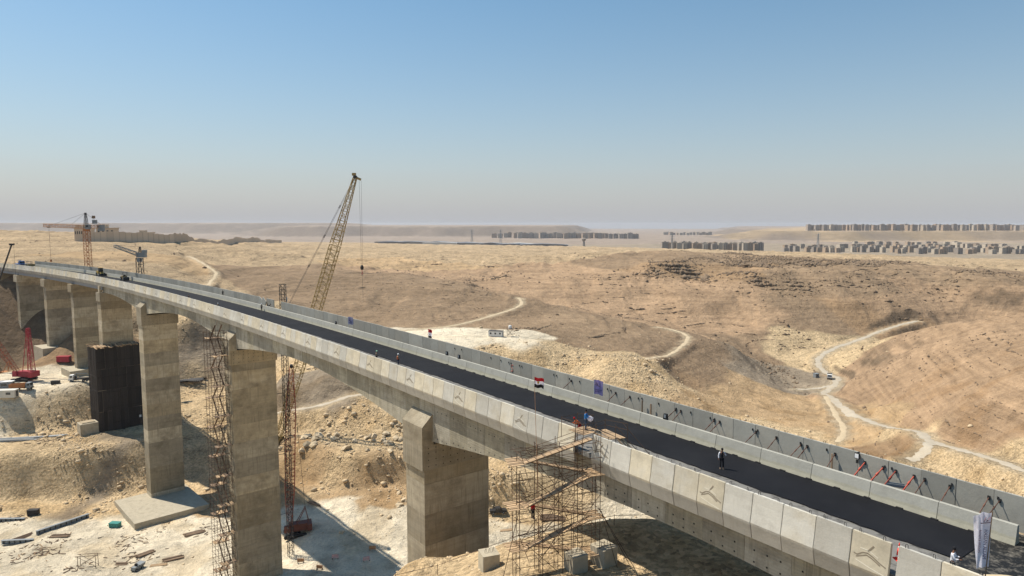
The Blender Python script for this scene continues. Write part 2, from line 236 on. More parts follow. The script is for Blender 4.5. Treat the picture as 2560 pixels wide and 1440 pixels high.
for k, c in dict(black=(0.012, 0.012, 0.014), navy=(0.02, 0.03, 0.06), sky=(0.03, 0.17, 0.42), denim=(0.06, 0.09, 0.14), hi_orange=(0.62, 0.13, 0.04), shirt_white=(0.75, 0.75, 0.78),
                 helm_white=(0.78, 0.78, 0.76), helm_green=(0.35, 0.62, 0.42), grey=(0.16, 0.15, 0.14), khaki=(0.2, 0.15, 0.1), red_cloth=(0.55, 0.03, 0.04), flag_white=(0.86, 0.84, 0.88),
                 flag_black=(0.012, 0.012, 0.016), banner=(0.56, 0.46, 0.69), lilac=(0.60, 0.55, 0.66), navy_ink=(0.05, 0.04, 0.11), mauve_ink=(0.25, 0.17, 0.20), gold=(0.4, 0.25, 0.05), cone=(0.78, 0.05, 0.03)).items():
    M[k] = cloth(k, c)
# ---------------------------------------------------------------- terrain (numpy)
CAMZ = 100.0
CP = np.array([[float(v) for v in t.split()] for t in TERRAIN_POINTS.split(';')])
def lp(x, y):
    r = np.maximum(np.hypot(x, y), 12.0)
    return np.arctan2(x, y), np.log(r)
def tps_fit(P, vals, lam=2e-4):
    n = len(P); d2 = ((P[:, None] - P[None]) ** 2).sum(2)
    K = 0.5 * d2 * np.log(d2 + 1e-12) + lam * np.eye(n)
    Q = np.c_[np.ones(n), P]
    M = np.block([[K, Q], [Q.T, np.zeros((3, 3))]])
    return np.linalg.solve(M, np.r_[vals, 0, 0, 0])
_t, _l = lp(CP[:, 0], CP[:, 1]); _P = np.c_[_t, _l]
_w = tps_fit(_P, CP[:, 2])
TH = np.linspace(-math.pi, math.pi, 721); LR = np.linspace(math.log(12.0), math.log(16000.0), 420)
def _tps_grid():
    g = np.empty((len(LR), len(TH)))
    for i, l in enumerate(LR):
        d2 = (TH[:, None] - _P[None, :, 0]) ** 2 + (l - _P[None, :, 1]) ** 2
        g[i] = (0.5 * d2 * np.log(d2 + 1e-12)) @ _w[:-3] + _w[-3] + _w[-2] * TH + _w[-1] * l
    return np.clip(g, -112, 25)
BASE = _tps_grid()
def _fade(t): return t * t * t * (t * (t * 6 - 15) + 10)
_rng = np.random.default_rng(7)
_perm = _rng.permutation(4096); _ang = _rng.random(4096) * 2 * math.pi
_gx, _gy = np.cos(_ang), np.sin(_ang)
def noise(x, y, seed=0):
    xi = np.floor(x).astype(np.int64); yi = np.floor(y).astype(np.int64)
    xf = x - xi; yf = y - yi; u = _fade(xf); v = _fade(yf)
    def g(i, j, dx, dy):
        h = _perm[(_perm[(xi + i + seed * 131) & 4095] + yi + j) & 4095]
        return _gx[h] * dx + _gy[h] * dy
    a = g(0, 0, xf, yf); b = g(1, 0, xf - 1, yf); c = g(0, 1, xf, yf - 1); d = g(1, 1, xf - 1, yf - 1)
    return ((a + u * (b - a)) * (1 - v) + (c + u * (d - c)) * v) * 1.5
def fbm(x, y, wl, octs=4, seed=0, gain=0.5):
    s = np.zeros_like(x); a = 1.0
    for o in range(octs):
        s += a * noise(x / wl, y / wl, seed + o); a *= gain; wl *= 0.5
    return s
def smooth(e0, e1, x):
    t = np.clip((x - e0) / (e1 - e0), 0, 1); return t * t * (3 - 2 * t)
def base_h(x, y):
    t, l = lp(x, y)
    a = np.clip((t + math.pi) / (2 * math.pi) * (len(TH) - 1), 0, len(TH) - 1.001)
    b = np.clip((l - LR[0]) / (LR[-1] - LR[0]) * (len(LR) - 1), 0, len(LR) - 1.001)
    i = a.astype(int); j = b.astype(int); fa = a - i; fb = b - j
    return (BASE[j, i] * (1 - fa) * (1 - fb) + BASE[j, i + 1] * fa * (1 - fb)
            + BASE[j + 1, i] * (1 - fa) * fb + BASE[j + 1, i + 1] * fa * fb)
# flattened beds: roads, benches (x, y, half width) polylines
def poly_dist(x, y, pts):
    best = np.full(x.shape, 1e9)
    for (ax, ay), (bx, by) in zip(pts[:-1], pts[1:]):
        dx, dy = bx - ax, by - ay; L2 = dx * dx + dy * dy
        t = np.clip(((x - ax) * dx + (y - ay) * dy) / L2, 0, 1)
        best = np.minimum(best, np.hypot(x - ax - t * dx, y - ay - t * dy))
    return best
def height(x, y):
    """ground level relative to the camera"""
    x = np.asarray(x, float); y = np.asarray(y, float); sh = x.shape
    x = x.ravel(); y = y.ravel()
    r = np.hypot(x, y)
    z = base_h(x, y)
    # worked benches: flat steps with steeper faces between them
    def bench(z, levels, m):
        L = np.array(levels); zc = np.clip(z, L[0], L[-1] - 1e-6)
        k = np.clip(np.searchsorted(L, zc, side='right') - 1, 0, len(L) - 2)
        t = (zc - L[k]) / (L[k + 1] - L[k])
        zs = L[k] + (L[k + 1] - L[k]) * smooth(0.22, 0.78, t)
        return z + m * (zs - zc)
    wx = x + 5 * noise(x / 31, y / 31, 60); wy = y + 5 * noise(x / 27, y / 27, 61)
    z = bench(z, [-93, -78.8, -64, -39, -22], smooth(-62, -95, wx) * (1 - smooth(330, 380, r)) * smooth(120, 160, y))
    z = bench(z, [-85, -83.2, -73.5, -65.5, -60], smooth(-88, -74, wx) * (1 - smooth(6, 16, wx)) * smooth(150, 175, y) * (1 - smooth(255, 300, y)))
    # distant mesas
    far = smooth(1900, 2600, r)
    n1 = fbm(x, y, 900, 4, 11)
    cut = lambda c, w: smooth(-w, w, c + n1 * 260)
    mA = np.minimum(cut(y - 4150, 170), cut(x - 0.315 * y - 120, 220))
    mB = np.minimum(cut(y - 5600, 200), np.minimum(cut(0.085 * y - x + 60, 230), cut(x + 0.36 * y, 300)))
    mC = np.minimum(cut(y - 7200, 260), cut(-0.2 * y - x, 500))
    zf = -100 + np.maximum(np.maximum(mA * 57, mB * 82), mC * 112)
    zf = zf + far * n1 * 3 * (1 - np.maximum(mA, mB))
    z = z * (1 - smooth(3000, 3900, r)) + zf * smooth(3000, 3900, r)
    hill = np.maximum(smooth(345, 430, r), smooth(110, 150, x) * smooth(150, 200, y))
    ridg = 1 - np.abs(fbm(x + 9 * noise(x / 60, y / 60, 3), y, 95, 3, 5))
    mid = (1 - smooth(1500, 2600, r))
    z += hill * mid * ((ridg - 0.72) * 3.0 + fbm(x, y, 42, 4, 9) * 0.8)
    # rock ledges: staircase on part of the slopes
    wob = z + fbm(x, y, 120, 4, 21) * 2.2
    st = 3.3; fr = wob / st - np.floor(wob / st)
    stair = (smooth(0.62, 0.95, fr) - fr) * st
    led = smooth(-0.25, 0.35, fbm(x, y, 150, 4, 33)) * hill * mid * smooth(-170, -60, x)
    # crag band under the mesa rim
    rim = np.exp(-((z + 41 + 2.5 * noise(x / 90, y / 90, 35)) / 4.5) ** 2) * smooth(40, 160, x) * smooth(520, 600, r) * (1 - smooth(900, 1000, r))
    crag = fbm(x * 1.0, y * 0.45, 26, 4, 36)
    z += rim * (np.abs(crag) * 3.6 - 1.0) * smooth(-0.2, 0.3, fbm(x, y, 130, 2, 37))
    gul = fbm(x + 14 * noise(x / 70, y / 70, 38), y * 0.3, 34, 4, 39)
    z -= hill * mid * smooth(-0.2, 0.7, gul) * 2.0
    # quarry and valley floor roughness
    q = (1 - hill)
    z += q * fbm(x, y, 17, 4, 41) * 0.55 + (1 - smooth(150, 420, r)) * fbm(x, y, 4.2, 3, 47) * 0.16
    rub = smooth(560, 760, r) * (1 - smooth(1800, 2400, r)) * smooth(0.1, 0.4, fbm(x, y, 300, 3, 52) + 0.35)
    z += rub * np.abs(fbm(x, y, 22, 3, 55)) * 2.6
    return z.reshape(sh)
# ---------------------------------------------------------------- ground colour zones
PAL = dict(w=(0.73, 0.63, 0.465), y=(0.57, 0.425, 0.25), o=(0.46, 0.32, 0.18), t=(0.395, 0.268, 0.162), g=(0.29, 0.204, 0.126), r=(0.43, 0.315, 0.19),
           k=(0.30, 0.24, 0.17), f=(0.30, 0.235, 0.18), b=(0.33, 0.22, 0.125))
_z = [t.split() for t in COLOUR_POINTS.split(';')]
ZC = np.array([PAL[a] for a, _, _ in _z]); _zt, _zl = lp(np.array([float(b) for _, b, _ in _z]), np.array([float(c) for _, _, c in _z]))
ZK = np.array([a for a, _, _ in _z])
def zones(x, y, sharp=2600.0):
    wx = x + 0.032 * np.hypot(x, y) * fbm(x / np.hypot(x, y).clip(30) * 60, np.log(np.hypot(x, y).clip(30)) * 60, 6, 4, 71)
    wy = y + 0.032 * np.hypot(x, y) * fbm(x / np.hypot(x, y).clip(30) * 60, np.log(np.hypot(x, y).clip(30)) * 60, 6, 4, 75)
    t, l = lp(wx, wy); out = np.empty((len(x), 3)); rub = np.empty(len(x))
    isr = np.isin(ZK, ['y', 'r']).astype(float)
    for a in range(0, len(x), 40000):
        d2 = (t[a:a + 40000, None] - _zt) ** 2 + (l[a:a + 40000, None] - _zl) ** 2
        d2 -= d2.min(1, keepdims=True); W = np.exp(-np.minimum(d2 * sharp, 60)); W /= W.sum(1, keepdims=True)
        out[a:a + 40000] = W @ ZC; rub[a:a + 40000] = W @ isr
    return out, rub
# ---------------------------------------------------------------- ground mesh
th = np.radians(np.r_[np.linspace(-180, -60, 26)[:-1], np.linspace(-60, -42, 36)[:-1], np.linspace(-42, 42, 780), np.linspace(42, 60, 36)[1:], np.linspace(60, 180, 26)[1:-1]])
rr = np.r_[np.geomspace(3, 58, 40)[:-1], np.geomspace(58, 1500, 560)[:-1], np.geomspace(1500, 15000, 170)]
GX = np.sin(th)[None] * rr[:, None]; GY = np.cos(th)[None] * rr[:, None]
ROADS = dict(
    wadi_road=([(314.7, 526.7), (278.7, 511.5), (248.5, 487.5), (223.6, 464.4), (200.3, 435.7), (190.3, 418.3), (186.0, 399.3), (184.4, 380.9), (176.8, 366.1), (166.3, 352.8), (158.2, 339.8), (152.9, 317.7), (145.3, 286.6), (143.2, 262.6), (141.8, 242.4), (139.9, 228.7), (137.4, 218.6), (132.3, 213.9), (126.8, 212.4)], 4.0, 'grey'),
    wadi_branch_road=([(171.5, 360.8), (162.9, 360.0), (151.7, 357.0)], 3.0, 'grey'),
    valley_road=([(138.6, 219.1), (141.2, 208.0), (141.2, 197.0), (139.8, 180.9), (137.3, 159.7), (128, 130)], 3.6, 'grey'),
    hut_track=([(-70, 360), (-58.1, 363.8), (-39.5, 371.0), (-27.2, 383.2), (-12.0, 406.7), (5.2, 437.7), (4.7, 466.0)], 2.4, 'sand'),
    loop_track=([(62.7, 320.1), (77.3, 342.3), (87.8, 360.6), (98.6, 382.3), (102.9, 397.6), (99.6, 412.7), (90.2, 421.3)], 2.4, 'sand'),
    dirt_track=([(152.5, 325.3), (139.4, 287.3), (131.3, 263.7), (120.9, 246.8)], 2.6, 'sand'),
    terrace_road=([(-112, 272), (-92.6, 257.4), (-77.3, 250.5), (-67.4, 250.5), (-57.3, 252.5), (-30, 256.0)], 4.0, 'grey'),
    plateau_track=([(-196.4, 439.2), (-208.3, 472.5), (-213.4, 490.3), (-241.2, 527.2), (-272.1, 573.4)], 2.5, 'sand'))
def catmull(pts, n=8):
    P = [np.array(p, float) for p in pts]; P = [2 * P[0] - P[1]] + P + [2 * P[-1] - P[-2]]; out = []
    for i in range(1, len(P) - 2):
        for k in range(n):
            t = k / n; a, b, c, d = P[i - 1:i + 3]
            out.append(0.5 * (2 * b + (c - a) * t + (2 * a - 5 * b + 4 * c - d) * t * t + (3 * b - a - 3 * c + d) * t ** 3))
    out.append(P[-2]); return np.array(out)
GZ = height(GX, GY)
road_lines = {}
_x, _y = GX.ravel(), GY.ravel(); _g = GZ.ravel().copy(); roadmask = np.zeros(len(_x))
for rn, (pts, hw, kind) in ROADS.items():
    c = catmull(pts); zc = base_h(c[:, 0], c[:, 1])
    zc = np.convolve(np.pad(zc, 6, 'edge'), np.ones(13) / 13, 'valid')
    road_lines[rn] = (c, zc, hw, kind)
    lo = c.min(0) - 18; hi = c.max(0) + 18
    sel = np.where((_x > lo[0]) & (_x < hi[0]) & (_y > lo[1]) & (_y < hi[1]))[0]
    d = np.hypot(_x[sel, None] - c[:, 0], _y[sel, None] - c[:, 1]); k = d.argmin(1); dm = d[np.arange(len(sel)), k]
    f = 1 - smooth(hw * 1.15, hw * 1.15 + 4.5, dm)
    _g[sel] = _g[sel] * (1 - f) + (zc[k] - 0.12) * f
    roadmask[sel] = np.maximum(roadmask[sel], 1 - smooth(hw * 0.45, hw + 2.0, dm + 1.8 * fbm(_x[sel], _y[sel], 5, 2, 95)))
GZ = _g.reshape(GX.shape)
_nr, _nt = GX.shape
def ground(x, y):
    """level of the finished ground sheet"""
    t = math.atan2(x, y); r = max(math.hypot(x, y), 3.01)
    a = float(np.interp(t, th, np.arange(_nt))); b = float(np.interp(math.log(r), np.log(rr), np.arange(_nr)))
    i, j = min(int(a), _nt - 2), min(int(b), _nr - 2); fa, fb = a - i, b - j
    return CAMZ + GZ[j, i] * (1 - fa) * (1 - fb) + GZ[j, i + 1] * fa * (1 - fb) + GZ[j + 1, i] * (1 - fa) * fb + GZ[j + 1, i + 1] * fa * fb
def build_ground():
    colr, rub = zones(_x, _y)
    n = len(_x); me = bpy.data.meshes.new('ground')
    i = np.arange(_nr - 1)[:, None]; j = np.arange(_nt)[None]; j2 = (j + 1) % _nt
    F = np.stack(np.broadcast_arrays(i * _nt + j, i * _nt + j2, (i + 1) * _nt + j2, (i + 1) * _nt + j), -1).reshape(-1, 4).astype(np.int32)
    me.vertices.add(n); me.vertices.foreach_set('co', np.c_[_x, _y, _g + CAMZ].astype(np.float32).ravel())
    me.loops.add(F.size); me.loops.foreach_set('vertex_index', F.ravel())
    me.polygons.add(len(F)); me.polygons.foreach_set('loop_start', np.arange(0, F.size, 4, dtype=np.int32)); me.polygons.foreach_set('loop_total', np.full(len(F), 4, np.int32))
    me.update(); me.validate()
    me.polygons.foreach_set('use_smooth', np.ones(len(F), bool))
    # bedrock shows where ledges are steep
    dzr = np.abs(np.gradient(GZ, axis=0) / np.gradient(rr)[:, None]); dzt = np.abs(np.gradient(GZ, axis=1) / (rr[:, None] * np.gradient(th)[None]))
    sl = np.hypot(dzr, dzt).ravel(); r = np.hypot(_x, _y)
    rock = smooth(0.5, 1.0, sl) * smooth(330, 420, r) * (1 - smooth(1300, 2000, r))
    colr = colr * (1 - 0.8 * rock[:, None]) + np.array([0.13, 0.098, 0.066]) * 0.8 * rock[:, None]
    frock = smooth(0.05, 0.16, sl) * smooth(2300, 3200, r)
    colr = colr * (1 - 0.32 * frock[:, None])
    pale = smooth(0.15, 0.5, fbm(_x, _y, 70, 4, 81)) * (1 - rock)
    colr = colr * (1 + 0.08 * pale[:, None] - 0.03)
    colr = colr * (1 - 0.85 * roadmask[:, None]) + np.array([0.43, 0.345, 0.23]) * 0.85 * roadmask[:, None]
    dirt = smooth(0.0, 0.5, fbm(_x, _y, 16, 4, 97)) * (1 - smooth(300, 380, r))
    colr = colr * (1 - dirt[:, None] * np.array([0.10, 0.14, 0.2]))
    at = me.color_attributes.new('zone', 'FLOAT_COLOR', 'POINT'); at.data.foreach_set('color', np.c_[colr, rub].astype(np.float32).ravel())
    m, nt, b = nt_new('desert_ground'); tcn = N(nt, 'TexCoord').outputs['Object']
    a = N(nt, 'Attribute', attribute_name='zone')
    n1 = tex(nt, tcn, 0.03, 6, 0.65); n2 = tex(nt, tcn, 0.22, 6, 0.7); n3 = tex(nt, tcn, 1.7, 5, 0.75)
    v = N(nt, 'TexVoronoi', feature='F1'); put(nt, v.inputs['Vector'], tcn); v.inputs['Scale'].default_value = 1.9
    v2 = N(nt, 'TexVoronoi', feature='F1'); put(nt, v2.inputs['Vector'], tcn); v2.inputs['Scale'].default_value = 0.5
    n4 = tex(nt, mapped(nt, tcn, (0.012, 0.012, 0.55)), 1.0, 7, 0.7)          # bedding planes
    n5 = tex(nt, tcn, 0.085, 8, 0.8)
    k = mth(nt, 'ADD', 1.0, mth(nt, 'MULTIPLY', mth(nt, 'SUBTRACT', n1, 0.5), 0.3))
    k = mth(nt, 'ADD', k, mth(nt, 'MULTIPLY', mth(nt, 'SUBTRACT', n4, 0.5), 1.3))
    k = mth(nt, 'ADD', k, mth(nt, 'MULTIPLY', mth(nt, 'SUBTRACT', n5, 0.5), 0.7))
    k = mth(nt, 'ADD', k, mth(nt, 'MULTIPLY', mth(nt, 'SUBTRACT', n2, 0.5), 1.2))
    k = mth(nt, 'ADD', k, mth(nt, 'MULTIPLY', mth(nt, 'SUBTRACT', n3, 0.5), 0.9))
    sp = N(nt, 'SeparateXYZ'); put(nt, sp.inputs[0], v.outputs['Color'])
    k = mth(nt, 'ADD', k, mth(nt, 'MULTIPLY', mth(nt, 'MULTIPLY', mth(nt, 'SUBTRACT', sp.outputs[0], 0.5), 0.55), a.outputs['Alpha']))
    g = N(nt, 'CombineXYZ'); [put(nt, g.inputs[q], k) for q in range(3)]
    c = mixc(nt, 1.0, a.outputs['Color'], g.outputs[0], 'MULTIPLY')
    put(nt, b.inputs['Base Color'], c); b.inputs['Roughness'].default_value = 1.0; b.inputs['Specular IOR Level'].default_value = 0.1
    h = mth(nt, 'ADD', mth(nt, 'MULTIPLY', n2, 2.4), mth(nt, 'ADD', mth(nt, 'MULTIPLY', n3, 0.4), mth(nt, 'MULTIPLY', n5, 2.2)))
    h = mth(nt, 'ADD', h, mth(nt, 'MULTIPLY', mth(nt, 'MULTIPLY', v.outputs['Distance'], -0.3), a.outputs['Alpha']))
    h = mth(nt, 'ADD', h, mth(nt, 'MULTIPLY', mth(nt, 'MULTIPLY', v2.outputs['Distance'], -0.35), a.outputs['Alpha']))
    bp = N(nt, 'Bump'); bp.inputs['Strength'].default_value = 1.0; bp.inputs['Distance'].default_value = 0.8
    put(nt, bp.inputs['Height'], h); put(nt, b.inputs['Normal'], bp.outputs[0])
    me.materials.append(m)
    o = link('ground', me); tag(o, kind='structure')
build_ground()
M['road_grey'] = mat('dusty_grey_road', (0.42, 0.365, 0.28), 0.95, 0.2, 0.35, 0.3, 3, dirt=(0.46, 0.37, 0.25), dscale=0.12)
M['road_sand'] = mat('sandy_track', (0.50, 0.40, 0.26), 0.95, 0.2, 0.35, 0.3, 3, dirt=(0.44, 0.345, 0.22), dscale=0.15)
for rn, (c, zc, hw, kind) in road_lines.items():
    c = catmull(c[::4] if len(c) % 4 == 1 else np.r_[c[::4], c[-1:]], 12); d = np.gradient(c, axis=0); d /= np.linalg.norm(d, axis=1)[:, None] + 1e-9; nrm = np.c_[-d[:, 1], d[:, 0]]
    vs = []; offs = [-1, -0.66, -0.33, 0, 0.33, 0.66, 1]; nq = len(offs)
    for q in range(len(c)):
        wl_, wr_ = (hw * (0.42 + 0.1 * math.sin(q * 0.31 + e) + 0.07 * math.sin(q * 0.83 + 2 * e) + 0.04 * math.sin(q * 2.1)) for e in (0.0, 1.7))
        for o_ in offs:
            p = c[q] + nrm[q] * o_ * (wl_ if o_ < 0 else wr_)
            vs.append((p[0], p[1], ground(p[0], p[1]) + 0.13 - 0.09 * abs(o_) ** 3))
    fs = [(q * nq + e, q * nq + e + 1, (q + 1) * nq + e + 1, (q + 1) * nq + e) for q in range(len(c) - 1) for e in range(nq - 1)]
    tag(link(rn, mesh(rn, vs, fs, M['road_' + kind], True)), kind='structure')
# ---------------------------------------------------------------- haze
hz_lo, hz_hi = CAMZ + float(GZ.min()) - 1.0, max(CAMZ + float(GZ.max()), 119.0) + 2.0; print('HAZE', hz_lo, hz_hi)
hz = MB().box((0, 0, (hz_lo + hz_hi) / 2), (31000, 31000, hz_hi - hz_lo)).build('haze', [])
mh = bpy.data.materials.new('dust_haze'); mh.use_nodes = True; nt = mh.node_tree; nt.nodes.clear()
pv = N(nt, 'VolumePrincipled'); pv.inputs['Density'].default_value = 0.000045; pv.inputs['Color'].default_value = (0.95, 0.95, 0.97, 1); pv.inputs['Anisotropy'].default_value = 0.2
om = N(nt, 'OutputMaterial'); nt.links.new(pv.outputs[0], om.inputs['Volume'])
hz.data.materials.append(mh); tag(hz, 'pale dust haze over the desert valley', 'haze', kind='stuff')
# ---------------------------------------------------------------- bridge alignment
BXc = (-1.96e-07, -0.000137419, -0.58226818, 25.41972); BYc = (-2.6443e-07, -7.46913e-05, 0.81134974, 39.0161)
DECK = 78.0                                     # top of the asphalt
def _poly(c, s): return ((c[0] * s + c[1]) * s + c[2]) * s + c[3]
def _dpoly(c, s): return (3 * c[0] * s + 2 * c[1]) * s + c[2]
def tang(s):
    d = Vector((_dpoly(BXc, s), _dpoly(BYc, s), 0)); return d.normalized()
def BP(s, off=0.0, h=0.0):
    """s metres along the left parapet from its near end, off metres to the right of it, h above the asphalt"""
    t = tang(s); return Vector((_poly(BXc, s) + off * t.y, _poly(BYc, s) - off * t.x, DECK + h))
def heading(s): t = tang(s); return math.atan2(t.y, t.x)   # local +x runs towards the far end, local +y to the left
def at_rail(src, name, parent, s, off=0.0, h=0.0, flip=False):
    return inst(src, name, parent, BP(s, off, h), (0, 0, heading(s) + (math.pi if flip else 0)))
S0, S1 = -46.0, 432.0
bridge = thing('road_bridge', 'long curved concrete road bridge on tall piers across the desert valley', 'bridge', BP(100, 7, -4))
def child(o):                                   # keep world placement under the bridge empty
    o.parent = bridge; o.matrix_parent_inverse = Matrix.Translation(-bridge.location); return o
PIERS = [(-22.0, 'box'), (65.1, 'box'), (152.8, 'box'), (235.6, 'box'), (287.0, 'end'), (326.3, 'beam'), (365.3, 'beam'), (405.0, 'beam')]
MAIN = [p for p, k in PIERS if k in ('box', 'end')]
def soffit(s):
    d = min(abs(s - p) for p in MAIN[:4])
    return -4.0 - 3.7 * max(0.0, 1 - d / 40.0) ** 1.6
# deck slab: one strip with a rough, unsurfaced margin
def ribbon(name, svals, prof, m, parent_child=True, close=True, jag=None):
    vs = []; n = len(prof)
    for s in svals:
        for k, (o_, h_) in enumerate(prof):
            oo = o_ + (jag(s, k) if jag else 0); vs.append(BP(s, oo, h_))
    fs = []
    for q in range(len(svals) - 1):
        for k in range(n if close else n - 1):
            a = q * n + k; b_ = q * n + (k + 1) % n; fs.append((a, b_, b_ + n, a + n))
    if close: fs += [tuple(range(n)), tuple(range((len(svals) - 1) * n, len(svals) * n))[::-1]]
    o = link(name, mesh(name, vs, fs, m))
    return child(o) if parent_child else o
sv = list(np.arange(S0, S1 + 0.1, 2.0))
ribbon('deck_slab', sv, [(0.3, -0.09), (13.55, -0.09), (13.6, -0.5), (12.9, -0.9), (1.0, -0.9), (0.25, -0.5)], M['deckslab'])
rj = random.Random(3)
jagL = {}
def jag(s, k):
    if k in (0, 3): return 0.16 * math.sin(s * 0.9) * math.sin(s * 0.23 + 1) + 0.10 * math.sin(s * 3.1 + 0.7) + rj.uniform(-0.04, 0.04)
    return 0
asv = list(np.arange(1.0, S1, 0.8))
road = ribbon('asphalt_road', asv, [(5.55, -0.06), (5.6, 0.0), (10.99, 0.0)], M['asphalt'], False, False, jag); tag(road, kind='structure')
tack = ribbon('tack_coated_road', list(np.arange(S0, 1.06, 1.0)), [(3.9, -0.055), (7, -0.05), (13.4, -0.055)], M['tack'], False, False, lambda s, k: (0.5 * math.sin(s * 0.8) + 0.3 * math.sin(s * 2.1)) if k == 0 else 0); tag(tack, kind='structure')
tb = MB().box((0, 0, 0), (0.13, 0.03, 0.13)); TIE = mesh('tie_hole', tb.v, tb.f, M['rubber'])
# box girder cast in 4 m segments
seg = 4.0; s = S0
while s < 285.0:
    e = min(s + seg, 286.0); vs = []
    jig = rj.uniform(-0.012, 0.012)
    for q in (s + 0.012, e - 0.012):
        z = soffit(q)
        for o_, h_ in ((1.0 + jig, -0.85), (1.0 + jig, z), (12.8, z), (12.8, -0.85)): vs.append(BP(q, o_, h_) - BP((s + e) / 2, 0, 0))
    o = link('girder_segment', mesh('girder_segment', vs, [(0, 1, 5, 4), (1, 2, 6, 5), (2, 3, 7, 6), (3, 0, 4, 7), (3, 2, 1, 0), (4, 5, 6, 7)], M['girder']))
    o.location = BP((s + e) / 2, 0, 0); child(o)
    if -6 < s < 62:
        for q in (0.22, 0.5, 0.78):
            for hz_ in (-1.9, -2.9, soffit((s + e) / 2) + 0.35):
                hp = BP(s + (e - s) * q, 1.0 + jig, hz_); inst(TIE, 'tie_hole', o, hp - o.location, (0, 0, heading(s)))
    s = e
# approach spans: precast beams side by side
bk = [286.2, 326.3, 365.3, 405.0, 431.0]
for a, b in zip(bk[:-1], bk[1:]):
    for off in (1.35, 4.2, 7.0, 9.8, 12.5):
        mb = MB(); P0, P1 = BP(a + 0.25, off, 0), BP(b - 0.25, off, 0); d = (P1 - P0); L = d.length; u = Vector((d.y, -d.x, 0)).normalized()
        prof = [u * x + Vector((0, 0, z)) for x, z in ((-0.6, -0.9), (-0.6, -1.15), (-0.35, -1.3), (-0.35, -2.6), (-0.45, -2.8), (-0.45, -3.1), (0.45, -3.1), (0.45, -2.8), (0.35, -2.6), (0.35, -1.3), (0.6, -1.15), (0.6, -0.9))]
        mb.prism(prof, (0, 0, 0), d); o = mb.build('bridge_beam', M['beam']); o.location = P0; child(o)
# left parapet: precast curved panels, every fifth carries the emblem
PF = [(0.0, 2.0), (-0.06, 1.3), (-0.15, 0.6), (-0.28, -0.2), (-0.14, -0.8), (0.0, -1.48)]
def face_off(z):
    for (a, za), (b, zb) in zip(PF[:-1], PF[1:]):
        if zb <= z <= za: return a + (b - a) * (za - z) / (za - zb)
    return 0.0
def panel_mesh(w):
    mb = MB(); inner = [(0.24, -1.48), (0.10, -0.8), (-0.06, -0.2), (0.06, 0.6), (0.14, 1.3), (0.2, 2.0)]
    c = 0.03
    out = []
    for o_, z in PF: out.append(Vector((0, -o_, z)))
    prof = out + [Vector((0, -o_, z)) for o_, z in inner]
    chf = [Vector((0, -(p.y * -1) , p.z)) for p in prof]
    chf = [Vector((0, p.y - (c if k < 6 else -c * 0.4), p.z - (c if k in (0, 11) else 0))) for k, p in enumerate(prof)]
    n = len(prof); xs = [(-w / 2, chf), (-w / 2 + c, prof), (w / 2 - c, prof), (w / 2, chf)]
    vs = [p + Vector((x, 0, 0)) for x, pr in xs for p in pr]
    fs = [(r * n + k, r * n + (k + 1) % n, (r + 1) * n + (k + 1) % n, (r + 1) * n + k) for r in range(3) for k in range(n)]
    fs += [tuple(range(n - 1, -1, -1)), tuple(range(3 * n, 4 * n))]
    return mesh('parapet_panel', vs, fs, M['panel'])
PM = panel_mesh(2.47)
def emblem_mesh(lines, wd, name, m, lift=0.012):
    mb = MB()
    for pts in lines:
        for (x0, z0), (x1, z1) in zip(pts[:-1], pts[1:]):
            nsub = 3
            for k in range(nsub):
                a = k / nsub; b = (k + 1) / nsub
                A = (x0 + (x1 - x0) * a, z0 + (z1 - z0) * a); Bq = (x0 + (x1 - x0) * b, z0 + (z1 - z0) * b)
                dx, dz = x1 - x0, z1 - z0; L = math.hypot(dx, dz); nx, nz = -dz / L * wd / 2, dx / L * wd / 2
                q = [(A[0] - nx, A[1] - nz), (Bq[0] - nx, Bq[1] - nz), (Bq[0] + nx, Bq[1] + nz), (A[0] + nx, A[1] + nz)]
                # image-right is local -x
                lo = [Vector((-x, -face_off(z) - 0.02, z)) for x, z in q]; hi = [Vector((-x, -face_off(z) + lift, z)) for x, z in q]
                mb.add(lo + hi, [(4, 5, 6, 7), (0, 1, 5, 4), (1, 2, 6, 5), (2, 3, 7, 6), (3, 0, 4, 7)])
    return mesh(name, mb.v, mb.f, m)
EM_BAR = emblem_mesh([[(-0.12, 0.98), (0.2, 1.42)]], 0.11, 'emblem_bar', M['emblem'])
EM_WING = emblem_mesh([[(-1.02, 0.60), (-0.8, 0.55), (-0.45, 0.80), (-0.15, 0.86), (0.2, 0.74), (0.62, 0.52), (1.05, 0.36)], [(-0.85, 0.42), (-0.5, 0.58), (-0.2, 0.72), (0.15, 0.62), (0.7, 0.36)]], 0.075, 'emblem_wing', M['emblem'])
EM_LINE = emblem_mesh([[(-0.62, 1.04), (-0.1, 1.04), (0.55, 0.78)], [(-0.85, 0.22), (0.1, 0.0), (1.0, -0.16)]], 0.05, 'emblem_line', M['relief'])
loop = MB().path([Vector((-0.07, 0, -0.05)), Vector((-0.07, 0, 0.2)), Vector((-0.03, 0, 0.26)), Vector((0.03, 0, 0.26)), Vector((0.07, 0, 0.2)), Vector((0.07, 0, -0.05))], 0.018, 4)
LOOP = mesh('lifting_loop', loop.v, loop.f, M['darksteel'])
pr = random.Random(11)
